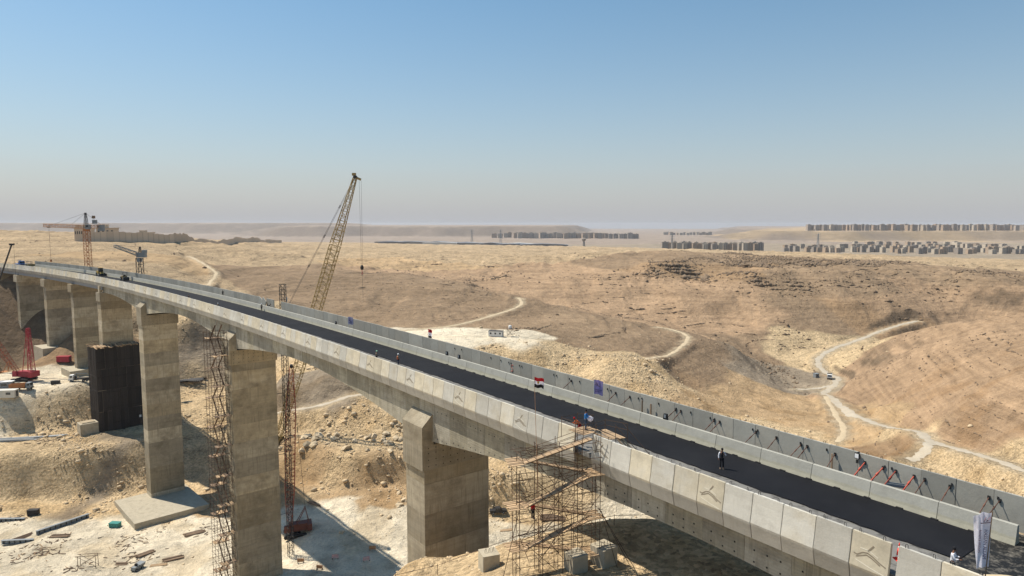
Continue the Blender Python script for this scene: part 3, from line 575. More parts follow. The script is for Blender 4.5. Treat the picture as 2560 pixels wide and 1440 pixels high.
for k in range(-18, 170):
    s0 = 2.7 + 2.5 * k
    if s0 + 2.5 > S1 - 2: continue
    if k == 11: continue                                        # one panel not yet set, by the scaffold
    sm = s0 + 1.25 + (-0.35 if k < 0 else 0); dz = pr.uniform(-0.02, 0.02) + (-0.05 if k < 0 else 0)
    po = at_rail(PM, 'parapet_panel', None, sm, pr.uniform(-0.012, 0.012) + (0.14 if k < 0 else 0), dz)
    po.rotation_euler.z += pr.uniform(-0.004, 0.004); child(po)
    if k % 5 == 0 and k >= 0:
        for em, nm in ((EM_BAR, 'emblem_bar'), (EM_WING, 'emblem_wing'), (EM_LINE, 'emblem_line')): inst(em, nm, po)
    if k < 11 and k > -8 and k != 5:
        for x in (-0.75, 0.75): inst(LOOP, 'lifting_loop', po, (x + pr.uniform(-.05, .05), -0.1, 2.0), (0, 0, pr.uniform(-0.5, 0.5)))
# barrier between carriageway and walkway, cast in 5 m lengths
bm_ = MB(); bprof = [Vector((0, -o_, z)) for o_, z in ((11.0, -0.08), (11.12, 0.3), (11.3, 1.28), (11.33, 1.3), (11.57, 1.3), (11.6, 1.27), (11.75, 0.3), (11.8, -0.08))]
bprof = [Vector((p.x, p.y + 11.4, p.z)) for p in bprof]; bm_.prism(bprof, (-2.485, 0, 0), (2.485, 0, 0)); BM = mesh('barrier_length', bm_.v, bm_.f, M['barrier'])
for k in range(86):
    child(at_rail(BM, 'barrier_length', None, -0.4 + 2.5 + 5 * k, 11.4, pr.uniform(-0.008, 0.008)))
drain = MB().box((0, 0, 0), (0.5, 0.22, 0.1)); DM = mesh('drain_slot', drain.v, drain.f, M['rubber'])
for k in range(30): child(at_rail(DM, 'drain_slot', None, 2.2 + 2.5 * k, 10.97, 0.02))
# right-hand wall: flat precast panels
wmb = MB(); wmb.box((0, 0, 0), (2.475, 0.2, 2.62)); WM = mesh('wall_panel', wmb.v, wmb.f, M['wall'])
bolt = MB().box((0, 0.04, 0), (0.1, 0.1, 0.22)); BO = mesh('anchor_socket', bolt.v, bolt.f, M['darksteel'])
wall_objs = {}
for k in range(-18, 168):
    s0 = 1.9 + 2.5 * k
    if s0 + 2.5 > S1 - 2 or 154.2 <= s0 <= 157.5 or 163.5 <= s0 <= 168: continue
    po = at_rail(WM, 'wall_panel', None, s0 + 1.25, 13.78 + pr.uniform(-0.02, 0.02), 1.29 + pr.uniform(-0.025, 0.025)); child(po)
    po.rotation_euler.x = -0.012; wall_objs[k] = po
    if s0 < 75:
        for x in (-0.98, 0.98):
            if pr.random() < 0.55: inst(BO, 'anchor_socket', po, (x, 0.09, 0.75 + pr.uniform(-0.05, 0.05)))
    if -4 < s0 < 33:
        for x in (-0.62, 0.62): inst(LOOP, 'lifting_loop', po, (x + pr.uniform(-.1, .1), 0, 1.31), (0, 0, pr.uniform(-0.6, 0.6)), (1, 1, 0.8))
for i_, s0 in enumerate((164.9, 167.2)):                         # two panels still leaning on their stands
    po = at_rail(WM, 'wall_panel', None, s0, 13.2, 1.2); child(po); po.rotation_euler = (0, 0, heading(s0)); po.rotation_euler.rotate_axis('Y', -0.42 + 0.1 * i_)
# piers, cast in lifts
def rail_mesh(name, s, prof_fn):
    return None
NM = ['nearest out-of-frame', 'front', 'second', 'third', 'fourth', 'fifth', 'sixth', 'seventh']
PLAB = ['squat concrete pier under the near end of the bridge', 'stout concrete pier beside the tubular scaffold, nearest in the picture', 'tall concrete pier with the dark stair scaffold on its side',
        'tall concrete pier standing on a big exposed square footing', 'concrete pier rising out of the dark formwork tower', 'concrete pier on a long block footing right of the red crane',
        'slim far concrete pier second from the left end of the bridge', 'last concrete pier by the cut rock at the left end of the bridge']
pier_roots = []
for idx, (ps, kind) in enumerate(PIERS):
    ln = 5.2 if kind == 'box' else (5.0 if kind == 'end' else 3.6)
    w0, w1 = (-0.3, 10.3) if kind != 'beam' else (0.2, 12.6)
    if kind == 'beam': w1 = 11.2
    c = BP(ps, (w0 + w1) / 2, 0); gz = min(ground(c.x, c.y), ground(BP(ps, w0).x, BP(ps, w0).y)) - 1.0
    topz = DECK + (soffit(ps) if kind == 'box' else (-4.0 if kind == 'end' else -3.15))
    root = thing('bridge_pier', PLAB[idx], 'pier', (c.x, c.y, gz + 1.0), heading(ps), 'concrete piers carrying the bridge'); pier_roots.append(root)
    half = (w1 - w0) / 2; z = gz; hl = 4.3; q = 0
    zs = []
    while z < topz - 5.6: zs.append((z, min(z + hl, topz - 3.4))); z += hl
    if zs and topz - 3.4 - zs[-1][1] > 0.02: zs.append((zs[-1][1], topz - 3.4))
    for (za, zb) in zs:
        e = pr.uniform(-0.012, 0.012); c_ = 0.06
        mb = MB()
        P = [(-ln / 2 - e + c_, -half - e), (ln / 2 + e - c_, -half - e), (ln / 2 + e, -half - e + c_), (ln / 2 + e, half + e - c_), (ln / 2 + e - c_, half + e), (-ln / 2 - e + c_, half + e), (-ln / 2 - e, half + e - c_), (-ln / 2 - e, -half - e + c_)]
        mb.prism([Vector((a, b, 0)) for a, b in P], (0, 0, za - gz - 1.0 + 0.0), (0, 0, zb - gz - 1.0 - 0.02))
        o = mb.build('concrete_lift', M['pier'], root)
    # pier head: a wider block whose outer ends rise as sloped fins beside the girder
    hb = MB(); zt = topz - gz - 1.0; zb = zt - 3.4; ov = 0.35
    if kind == 'box':
        hb.box((0, 0, (zb + zt) / 2), (ln + 0.24, 2 * half + 2 * ov, zt - zb))
        ho = hb.build('pier_head', M['pier'], root)
        for q in range(9):
            for hz_ in (0.5, 1.4, 2.3, 3.0): inst(TIE, 'tie_hole', ho, (-ln / 2 - 0.12, half - 0.6 - q * 1.15, zb + hz_), (0, 0, math.pi / 2))
        for sgn, inner in ((1, 1.75), (-1, 1.0)):
            fb = MB(); yo = sgn * (half + ov); yi = sgn * (half + ov - inner)
            zz = zt + 2.6
            prof = [Vector((0, yo, zt + 0.01)), Vector((0, yi, zt + 0.01)), Vector((0, yi, zz + 1.7)), Vector((0, yo, zz))]
            if sgn < 0: prof = prof[::-1]
            fb.prism(prof, (-ln / 2 - 0.12, 0, 0), (ln / 2 + 0.12, 0, 0)); fb.build('pier_fin', M['pier'], root)
    else:
        hb.box((0, 0, (zb + zt) / 2 - 0.05), (ln + (1.4 if kind == 'beam' else 0.3), 2 * half + (1.6 if kind == 'beam' else 0.6), zt - zb)); hb.build('pier_cap', M['pier'], root)
        if kind == 'end':
            eb = MB(); eb.box((-ln / 2 + 0.8, half + 0.05, zt + 1.3), (1.6, 0.5, 2.6)); eb.build('bearing_block', M['pier'], root)
        else:
            for yy in (-half * 0.9, -half * 0.45, 0, half * 0.45, half * 0.9):
                MB().box((0, yy, zt + 0.02), (1.2, 0.8, 0.14)).build('bearing_pad', M['darksteel'], root)
    # footing
    if idx in (3, 5, 6):
        fx, fy, fh = (24.0, 22.0, 4.6) if idx == 3 else (13.0, 17.0, 6.0 if idx == 5 else 7.0)
        fz = 1.0 + (0.6 if idx == 3 else 1.8)
        fo = MB(); fo.box((-9.0 if idx == 3 else 0, 4.0 if idx == 3 else 1.0, fz - fh / 2 + 0.4), (fx, fy, fh)); fo.build('footing', M['footing'], root)
# abutment at the far end
ab = thing('bridge_abutment', 'concrete abutment under the far left end of the bridge', 'abutment', BP(433, 7, -6), heading(433))
MB().box((0, 0, -3.2), (5, 15, 12)).build('abutment_wall', M['pier'], ab)
MB().box((4.5, 0, 3.0), (14, 15.5, 4.5)).build('approach_slab', M['footing'], ab)
# diagonal props holding the wall panels
PROPS = [48.7, 40.8, 38.5, 31.7, 31.0, 26.7, 26.0, 21.8, 19.6, 17.1, 16.5, 13.9, 11.3, 9.8, 8.8, 7.4, 6.6, 4.8, 2.2, 1.5, -1.4, -3.2]
def prop_mesh(m, r):
    mb = MB(); A = Vector((0, 0.02, 1.9)); Bq = Vector((0, 1.84, 0.95))
    mb.tube(A, Bq, r, n=6); mb.tube(A.lerp(Bq, 0.35), A.lerp(Bq, 0.5), r * 1.7, n=6); t = mesh('tube', mb.v, mb.f, m)
    h = MB().box((0, 0.03, 1.88), (0.16, 0.12, 0.3)); h = mesh('head_plate', h.v, h.f, M['darksteel'])
    f = MB().box((0, 1.88, 0.93), (0.22, 0.14, 0.26)); f = mesh('foot_plate', f.v, f.f, M['darksteel']); return t, h, f
PMR, PMB = prop_mesh(M['redprop'], 0.06), prop_mesh(M['brownprop'], 0.035)
for n_, s_ in enumerate(sorted(PROPS)):
    redp = s_ in (11.3, 9.8, 8.8, 7.4)
    p = BP(s_, 13.66, 0.0)
    t = thing('wall_prop', ('thick bright red' if redp else 'thin rusty brown') + ' steel prop bracing the right wall, %s prop from the near end' % ORD[n_], 'prop', p, heading(s_) + pr.uniform(-0.12, 0.12), 'steel props bracing the right wall')
    for me_, nm in zip(PMR if redp else PMB, ('tube', 'head_plate', 'foot_plate')): inst(me_, nm, t)
# ---------------------------------------------------------------- loose rock
def rock_proto(seed, sub=0):
    rg = random.Random(seed); bm = bmesh.new(); bmesh.ops.create_icosphere(bm, subdivisions=1 + sub, radius=1.0)
    for v in bm.verts:
        v.co *= rg.uniform(0.6, 1.25); v.co.z *= 0.72
    vs = [tuple(v.co) for v in bm.verts]; bm.verts.index_update(); fs = [tuple(v.index for v in f.verts) for f in bm.faces]; bm.free(); return np.array(vs), np.array(fs)
def scatter_rubble():
    rg = np.random.default_rng(5)
    n = 210000
    t = np.radians(rg.uniform(-39, 39, n)); r = np.exp(rg.uniform(math.log(58), math.log(430), n))
    x = np.sin(t) * r; y = np.cos(t) * r
    _, rub = zones(x, y)
    clump = smooth(-0.25, 0.35, fbm(x, y, 24, 3, 90))
    rubz = np.where((x > 95) & (r > 240) & (x > 0.42 * y), rub * 0.25, rub)
    dens = rubz ** 1.5 * clump * np.clip((r / 300) ** 0.7, 0.2, 1) + 0.012
    # named dumps: rocky tip fronts below the hut, the second tip and the terraces under the deck
    for cx, cy, rad, k in ((18, 322, 26, 1.0), (40, 312, 24, 1.0), (62, 312, 26, 1.1), (85, 318, 20, 0.9), (-52, 224, 24, 0.8), (-30, 214, 22, 0.8), (2, 195, 16, 1.0), (25, 190, 14, 0.8), (-150, 232, 24, 0.9), (-165, 262, 18, 0.8), (-125, 234, 16, 0.9), (-190, 240, 18, 0.7), (-105, 250, 18, 0.6), (-120, 285, 20, 0.5), (8, 64, 9, 0.08)):
        dens += k * np.exp(-((x - cx) ** 2 + (y - cy) ** 2) / (2 * (rad * 0.5) ** 2)) * clump
    for c, zc, hw, kind in road_lines.values():
        lo = c.min(0) - 9; hi = c.max(0) + 9
        sel = np.where((x > lo[0]) & (x < hi[0]) & (y > lo[1]) & (y < hi[1]))[0]
        if len(sel): d = np.hypot(x[sel, None] - c[:, 0], y[sel, None] - c[:, 1]).min(1); dens[sel[d < hw * 1.3]] = 0
    dens *= np.where(r < 95, 0.35, 1.0)
    keep = rg.random(n) < dens * 0.42
    x, y, r = x[keep], y[keep], r[keep]
    size = 0.16 * r / 200 + np.minimum(rg.pareto(2.6, len(x)) * 0.2, 0.95); size = np.clip(size, 0.12, 1.15); size = np.where(r < 95, np.minimum(size, 0.22), size)
    if len(x) > 33000: x, y, size = x[:33000], y[:33000], size[:33000]
    z = np.array([ground(a, b) for a, b in zip(x, y)])
    protos = [rock_proto(k) for k in range(9)]
    V = []; F = []; base = 0
    for p, (pv_, pf) in enumerate(protos):
        idx = np.arange(p, len(x), 9); ang = rg.uniform(0, 6.28, len(idx)); ca, sa = np.cos(ang), np.sin(ang)
        sx = size[idx] * rg.uniform(0.75, 1.3, len(idx)); sy = size[idx] * rg.uniform(0.75, 1.3, len(idx)); sz = size[idx] * rg.uniform(0.7, 1.1, len(idx))
        lx = pv_[None, :, 0] * sx[:, None]; ly = pv_[None, :, 1] * sy[:, None]; lz = pv_[None, :, 2] * sz[:, None]
        wx = lx * ca[:, None] - ly * sa[:, None] + x[idx, None]; wy = lx * sa[:, None] + ly * ca[:, None] + y[idx, None]; wz = lz + z[idx, None] + size[idx, None] * 0.15
        V.append(np.stack([wx, wy, wz], -1).reshape(-1, 3)); F.append((pf[None] + (np.arange(len(idx)) * len(pv_))[:, None, None]).reshape(-1, 3) + base); base += len(idx) * len(pv_)
    V = np.concatenate(V).astype(np.float32); F = np.concatenate(F).astype(np.int32)
    me = bpy.data.meshes.new('rubble_stones'); me.vertices.add(len(V)); me.vertices.foreach_set('co', V.ravel()); me.loops.add(F.size); me.loops.foreach_set('vertex_index', F.ravel())
    me.polygons.add(len(F)); me.polygons.foreach_set('loop_start', np.arange(0, F.size, 3, dtype=np.int32)); me.polygons.foreach_set('loop_total', np.full(len(F), 3, np.int32)); me.update()
    m = mat('rubble_limestone', (0.53, 0.41, 0.26), 0.95, 0.55, 0.55, 0, dirt=(0.34, 0.28, 0.2), dscale=0.25, damt=0.5)
    me.materials.append(m); o = link('rubble_stones', me); tag(o, 'loose pale limestone rubble strewn over dumps and slopes', 'rubble', kind='stuff'); print('ROCKS', len(x))
scatter_rubble()
BOUL = []
for k in range(7):
    v, f = rock_proto(100 + k, 0); BOUL.append(mesh('boulder', v, [tuple(map(int, q)) for q in f], M['rock']))
rb = random.Random(8)
for k in range(110):                                 # big blocks on the terrace under the deck and below the cut
    if k < 60: x, y = rb.uniform(-72, -22), rb.gauss(229, 4)
    elif k < 90: x, y = rb.uniform(-45, -15), rb.gauss(222, 5)
    else: x, y = rb.uniform(-35, -15), rb.gauss(199, 4)
    sz = rb.uniform(0.7, 1.7)
    o = inst(BOUL[k % 7], 'boulder', None, (x, y, ground(x, y) + 0.2 * sz), (rb.uniform(-.3, .3), rb.uniform(-.3, .3), rb.uniform(0, 6)), (sz, sz * rb.uniform(0.7, 1.2), sz * rb.uniform(0.7, 1)))
    tag(o, 'pale limestone boulder among the blocks dumped on the terrace behind the piers', 'boulder', 'boulders on the terrace behind the piers')

# ---------------------------------------------------------------- stones and thin ledges on the natural hillsides
def hill_stones():
    rg = np.random.default_rng(15); n = 900000
    t = np.radians(rg.uniform(-38.5, 38.5, n)); r = np.exp(rg.uniform(math.log(200), math.log(950), n)); x = np.sin(t) * r; y = np.cos(t) * r
    hill = np.maximum(smooth(345, 430, r), smooth(110, 150, x) * smooth(150, 200, y)); k0 = rg.random(n) < hill * 0.8; x, y, r = x[k0], y[k0], r[k0]
    zt = base_h(x, y) + fbm(x, y, 80, 4, 21) * 1.6
    fr = np.abs((zt / 2.9) % 1.0 - 0.5) * 2; frl = np.abs((zt / 1.13) % 1.0 - 0.5) * 2
    m1 = smooth(-0.1, 0.5, fbm(x, y, 140, 4, 33)); m2 = smooth(-0.3, 0.3, fbm(x, y, 30, 3, 34))
    line = smooth(0.90, 0.98, fr) * m1 * m2 + 0.5 * smooth(0.9, 0.98, frl) * smooth(0.1, 0.6, fbm(x, y, 90, 3, 44)) * m2
    crag = np.exp(-((zt + 42) / 4.0) ** 2) * smooth(60, 180, x) * smooth(520, 600, r) * smooth(0.0, 0.35, fbm(x, y, 110, 3, 37))
    reg = np.exp(-(((x - 156) / 42) ** 2) - ((y - 622) / 26) ** 2) + 0.8 * np.exp(-(((x - 222) / 26) ** 2) - ((y - 578) / 22) ** 2) + 0.35 * np.exp(-(((x - 330) / 90) ** 2) - ((y - 590) / 26) ** 2) + 0.35 * np.exp(-(((x - 20) / 70) ** 2) - ((y - 640) / 22) ** 2)
    crag = np.maximum(crag, reg * smooth(-0.25, 0.25, fbm(x, y, 45, 3, 46)) * (0.25 + smooth(0.6, 0.9, fr)))
    wad = np.exp(-(((x - 148) / 28) ** 2 + ((y - 398) / 24) ** 2)) * m2 * 0.5
    sparse = 0.002; line = line * smooth(-160, -60, x)
    p = line * 0.75 + crag * 0.9 + wad * 0.25 + sparse
    keep = rg.random(len(x)) < p; x, y, r, line, crag = x[keep], y[keep], r[keep], line[keep] + 0, crag[keep] + wad[keep]
    for c, zc, hw, kind in road_lines.values():
        d = np.full(len(x), 99.0); lo = c.min(0) - 9; hi = c.max(0) + 9; sel = np.where((x > lo[0]) & (x < hi[0]) & (y > lo[1]) & (y < hi[1]))[0]
        if len(sel): d[sel] = np.hypot(x[sel, None] - c[:, 0], y[sel, None] - c[:, 1]).min(1)
        ok = d > hw * 1.2; x, y, r, line, crag = x[ok], y[ok], r[ok], line[ok], crag[ok]
    if len(x) > 80000: x, y, r, line, crag = (a[:80000] for a in (x, y, r, line, crag))
    e = 3.0; gx = (base_h(x + e, y) - base_h(x - e, y)); gy = (base_h(x, y + e) - base_h(x, y - e)); ang = np.arctan2(gx, -gy) + rg.normal(0, 0.35, len(x))
    s = (0.36 + rg.pareto(2.6, len(x)) * 0.26) * np.clip(r / 420, 0.45, 1.7); s = np.clip(s, 0.16, 1.7) * (1 + 1.3 * np.clip(crag, 0, 1))
    isl = line > 0.25; lx = s * np.where(isl, rg.uniform(1.4, 3.4, len(x)), rg.uniform(0.8, 1.3, len(x))); ly = s * rg.uniform(0.7, 1.1, len(x)); lz = s * rg.uniform(0.55, 1.0, len(x))
    tt = np.arctan2(x, y); a_ = np.interp(tt, th, np.arange(_nt)); b_ = np.interp(np.log(np.hypot(x, y)), np.log(rr), np.arange(_nr)); i = a_.astype(int); j = b_.astype(int); fa, fb = a_ - i, b_ - j
    z = CAMZ + GZ[j, i] * (1 - fa) * (1 - fb) + GZ[j, i + 1] * fa * (1 - fb) + GZ[j + 1, i] * (1 - fa) * fb + GZ[j + 1, i + 1] * fa * fb
    base = np.array([(1, .1, 0), (.2, .9, .1), (-.95, .2, -.05), (-.1, -1, .05), (.15, .1, 1), (0, 0, -.6)]); pf = np.array([(0, 1, 4), (1, 2, 4), (2, 3, 4), (3, 0, 4), (1, 0, 5), (2, 1, 5), (3, 2, 5), (0, 3, 5)])
    jit = rg.uniform(0.75, 1.25, (len(x), 6, 3)); P = base[None] * jit * np.stack([lx, ly, lz], -1)[:, None, :]
    ca, sa = np.cos(ang)[:, None], np.sin(ang)[:, None]
    V = np.stack([P[..., 0] * ca - P[..., 1] * sa + x[:, None], P[..., 0] * sa + P[..., 1] * ca + y[:, None], P[..., 2] + z[:, None]], -1).reshape(-1, 3).astype(np.float32)
    F = (pf[None] + (np.arange(len(x)) * 6)[:, None, None]).reshape(-1, 3).astype(np.int32)
    me = bpy.data.meshes.new('hillside_stones'); me.vertices.add(len(V)); me.vertices.foreach_set('co', V.ravel()); me.loops.add(F.size); me.loops.foreach_set('vertex_index', F.ravel())
    me.polygons.add(len(F)); me.polygons.foreach_set('loop_start', np.arange(0, F.size, 3, dtype=np.int32)); me.polygons.foreach_set('loop_total', np.full(len(F), 3, np.int32)); me.update()
    me.materials.append(mat('hillside_stone', (0.185, 0.132, 0.085), 0.95, 0.5, 0.3, 0, dirt=(0.30, 0.22, 0.14), dscale=0.05, damt=0.7)); o = link('hillside_stones', me); tag(o, 'dark loose stones and thin rock ledges on the hillsides', 'stones', kind='stuff'); print('HILL', len(x))
hill_stones()
# ---------------------------------------------------------------- tubular access scaffold by the parapet gap
def G(x, y, dz=0.0): return Vector((x, y, ground(x, y) + dz))
def tube_obj(name, p, q, r, m, parent, n=5):
    """a tube as its own object, sharing one unit mesh per thickness and material"""
    key = ('tube', round(r, 4), m.name, n)
    if key not in SHARED:
        mb = MB().tube((0, 0, -0.5), (0, 0, 0.5), 1.0, n=n); SHARED[key] = mesh(name, mb.v, mb.f, m)
    p, q = Vector(p), Vector(q); d = q - p
    o = link(name, SHARED[key], parent); o.location = (p + q) / 2; o.rotation_mode = 'QUATERNION'
    o.rotation_quaternion = Vector((0, 0, 1)).rotation_difference(d.normalized()); o.scale = (r, r, d.length); return o
def plank_obj(name, p, q, w, t, m, parent, up=Vector((0, 0, 1))):
    key = ('plank', m.name)
    if key not in SHARED:
        mb = MB().box((0, 0, 0), (1, 1, 1)); SHARED[key] = mesh(name, mb.v, mb.f, m)
    p, q = Vector(p), Vector(q); d = (q - p); x = d.normalized(); y = up.cross(x).normalized(); z = x.cross(y)
    o = link(name, SHARED[key], parent); o.location = (p + q) / 2; o.rotation_euler = Matrix((x, y, z)).transposed().to_euler(); o.scale = (d.length, w, t); return o
SHARED = {}
rs = random.Random(21)
def front_scaffold():
    R0, L0 = Vector((8.0, 62.9, 0)), Vector((0.4, 60.1, 0)); ax = (L0 - R0).normalized(); dp = Vector((ax.y, -ax.x, 0))
    if dp.y > 0: dp = -dp
    dp = -dp                                                   # towards the bridge
    L = (L0 - R0).length
    root_loc = G(4, 61.5)
    root = thing('access_scaffold', 'rusty tubular stair scaffold with timber ramps standing against the parapet gap', 'scaffold', root_loc)
    def W(a, d, z): p = R0 + ax * a + dp * d; return Vector((p.x, p.y, z)) - root_loc
    cols = [0.0, 1.9, 3.9, 5.9, L]; rows = [-0.9, 0.0, 0.95]
    zt = 100 - 19.9
    for ci, a in enumerate(cols):
        for d in rows:
            p = R0 + ax * a + dp * d; gz = ground(p.x, p.y) - 0.1
            top = zt + 1.3 - a * 0.33 - (0.6 if d == -0.9 else 0) + rs.uniform(-0.4, 0.7)
            if ci == 0 and d == 0.95: top = zt - 0.4
            tube_obj('standard', W(a + rs.uniform(-.05, .05), d, gz), W(a + rs.uniform(-.12, .12), d + rs.uniform(-.1, .1), top), 0.034, M['rust'], root)
    for z in np.arange(ground(4, 61) + 1.2, zt - 0.4, 1.05):
        for d in rows:
            if rs.random() < 0.72: tube_obj('ledger', W(-0.3, d, z + rs.uniform(-.15, .15)), W(L + 0.3, d, z + rs.uniform(-.15, .15)), 0.026, M['rust'], root)
    for z in np.arange(ground(4, 61) + 1.4, zt - 0.4, 2.1):
        for a in cols: tube_obj('transom', W(a, rows[0] - 0.3, z + rs.uniform(-.2, .2)), W(a, rows[-1] + 0.3, z + rs.uniform(-.2, .2)), 0.026, M['rust'], root)
    lv = [(-21.4, 'L'), (-23.4, 'R'), (-25.5, 'L'), (-27.6, 'R'), (-29.4, 'L'), (-31.2, 'R')]
    prev = (-19.9, 'R')
    for z, side in lv:
        zw = 100 + z; a0 = L - 0.6 if side == 'L' else -0.5; a1 = L + 0.9 if side == 'L' else 1.0
        for k in range(6):                                     # landing boards
            d = -0.95 + 0.36 * k
            plank_obj('landing_board', W(a0 + rs.uniform(-.2, .1), d, zw + rs.uniform(-.02, .03)), W(a1 + rs.uniform(-.1, .25), d + rs.uniform(-.05, .05), zw + rs.uniform(-.02, .03)), 0.24, 0.05, M['wood'], root)
        za, zb = 100 + prev[0], zw; aa, ab_ = (0.9, L - 0.5) if prev[1] == 'R' else (L - 0.5, 0.9)
        dr = -0.55 if side == 'L' else 0.5
        for k in range(3):
            plank_obj('ramp_board', W(aa, dr + 0.25 * (k - 1), za), W(ab_, dr + 0.25 * (k - 1) + rs.uniform(-.04, .04), zb), 0.23, 0.05, M['wood'], root)
        for k in range(9):
            t = (k + 0.5) / 9; a = aa + (ab_ - aa) * t; zz = za + (zb - za) * t + 0.05
            plank_obj('ramp_cleat', W(a, dr - 0.4, zz), W(a, dr + 0.4, zz), 0.06, 0.05, M['oldwood'], root)
        for d in (dr - 0.42, dr + 0.42):
            for hgt in (0.5, 1.0): tube_obj('hand_rail', W(aa, d, za + hgt), W(ab_, d, zb + hgt), 0.024, M['rust'], root)
        tube_obj('ramp_bearer', W(aa, dr - 0.35, za - 0.06), W(ab_, dr - 0.35, zb - 0.06), 0.03, M['rust'], root); tube_obj('ramp_bearer', W(aa, dr + 0.35, za - 0.06), W(ab_, dr + 0.35, zb - 0.06), 0.03, M['rust'], root)
        prev = (z, side)
    for k in range(26):                                        # braces and stray tubes
        a = rs.uniform(0, L); b = min(L, max(0, a + rs.choice((-1, 1)) * rs.uniform(1.6, 3.6))); z0 = rs.uniform(ground(4, 61) + 0.2, zt - 4); d = rs.choice(rows)
        tube_obj('brace', W(a, d, z0), W(b, d + rs.uniform(-.2, .2), z0 + rs.uniform(2, 4)), 0.026, M['rust'], root)
    for a, da in ((-0.3, -2.6), (L, 2.2), (3, 0.3), (0.2, -3.4), (-0.1, -1.4)):   # raking shores
        p = R0 + ax * (a + da) - dp * 1.2; tube_obj('raker', W(a, -0.9, zt - 6 + rs.uniform(-2, 1.5)), W(a + da, -1.6, ground(p.x, p.y)), 0.03, M['rust'], root)
    # top platform across the parapet
    P = BP(31.4, 0, 0)
    for k in range(7):
        p0 = BP(30.3 + 0.33 * k, -1.2, 2.16 + rs.uniform(0, 0.05)) - root_loc; p1 = BP(30.3 + 0.33 * k + rs.uniform(-.15, .15), 1.1, 2.16 + rs.uniform(0, 0.05)) - root_loc
        plank_obj('platform_board', p0, p1, 0.26, 0.05, M['wood'], root)
    for k in range(5): plank_obj('platform_board', BP(28.0 + rs.uniform(-.3, .3), 0.5 + 0.33 * k, 1.95) - root_loc, BP(30.6, 0.5 + 0.33 * k + rs.uniform(-.2, .2), 2.1) - root_loc, 0.27, 0.05, M['wood'], root)
    for k in range(3): plank_obj('ramp_board', BP(28.2, 1.2 + 0.3 * k, 1.9) - root_loc, BP(26.2, 2.2 + 0.3 * k, 0.0) - root_loc, 0.25, 0.05, M['wood'], root)
    for s_, o_ in ((30.2, -1.2), (30.2, 1.6), (33.4, 0.9), (33.4, -1.2), (27.8, 0.6), (27.8, 2.2), (32, 1.7)):
        tube_obj('guard_post', BP(s_, o_, 0.2 if o_ > 0 else 1.2) - root_loc, BP(s_, o_, 3.3) - root_loc, 0.028, M['rust'], root)
    for a, b in (((30.2, -1.2), (33.4, -1.2)), ((33.4, -1.2), (33.4, 0.9)), ((30.2, 1.6), (27.8, 2.2)), ((30.2, -1.2), (30.2, 1.6)), ((32, 1.7), (33.4, 0.9))):
        for hgt in (2.7, 3.2): tube_obj('guard_rail', BP(a[0], a[1], hgt) - root_loc, BP(b[0], b[1], hgt + rs.uniform(-.1, .1)) - root_loc, 0.024, M['rust'], root)
    for o_ in (1.3, 2.3): tube_obj('guard_rail', BP(28.6, o_, 3.2) - root_loc, BP(25.6, o_ + 1.2, 0.1) - root_loc, 0.03, M['rust'], root)
front_scaffold()
# ---------------------------------------------------------------- stair scaffold on the second pier
def pier_scaffold():
    ps = 153.5; base = BP(ps, -2.6); gz = ground(base.x, base.y); root_loc = Vector((base.x, base.y, gz)); zt = DECK - 2.2
    root = thing('pier_stair_scaffold', 'tall narrow rusty scaffold with zigzag stairs against the second pier', 'scaffold', root_loc)
    def W(a, o_, z): return BP(ps + a, o_, 0) * 1 + Vector((0, 0, z - DECK)) - root_loc
    sa = (-2.4, 0.0, 2.4); so_ = (-0.75, -2.6, -4.6)
    for a in sa:
        for o_ in so_:
            z = gz
            while z < zt - 0.1:
                e = min(z + 12.0, zt + rs.uniform(-1.5, 0.6)); tube_obj('standard', W(a + rs.uniform(-.06, .06), o_, z), W(a + rs.uniform(-.06, .06), o_, e), 0.05, M['rust'], root); z += 12.0
    z = gz + 1.8; k = 0
    while z < zt - 1:
        for o_ in so_:
            tube_obj('ledger', W(-2.9, o_ + rs.uniform(-.1, .1), z + rs.uniform(-.2, .2)), W(2.9, o_, z + rs.uniform(-.2, .2)), 0.04, M['rust'], root)
        for a in sa:
            tube_obj('transom', W(a, -0.4, z + rs.uniform(-.2, .2)), W(a, -5.2 + rs.uniform(-.5, .3), z + rs.uniform(-.2, .2)), 0.04, M['rust'], root)
        if k % 2 == 0:
            tube_obj('brace', W(-2.4, -0.75, z), W(2.4, -0.75, z + 3.4), 0.035, M['rust'], root)
            end = -2.6 if k % 4 == 0 else 2.6
            for q in range(4): plank_obj('landing_board', W(end * 0.55, -1.2 - 0.9 * q, z + 0.1), W(end * 1.35, -1.2 - 0.9 * q + rs.uniform(-.3, .3), z + 0.1 + rs.uniform(-.1, .1)), 0.75, 0.07, M['oldwood'] if rs.random() < 0.6 else M['wood'], root)
            for q in (0, 1): plank_obj('stair_flight', W(end * 0.8, -1.7 - 1.5 * q, z + 0.1), W(-end * 0.8, -1.7 - 1.5 * q, z + 3.7), 0.26, 0.07, M['rust'], root)
            tube_obj('hand_rail', W(end * 0.8, -2.6, z + 1.0), W(-end * 0.8, -2.6, z + 4.6), 0.035, M['rust'], root)
            tube_obj('pier_tie', W(0, -3.0, z + 0.6), W(0.6, -0.32, z + 0.6), 0.05, M['darksteel'], root)
        z += 1.8; k += 1
pier_scaffold()
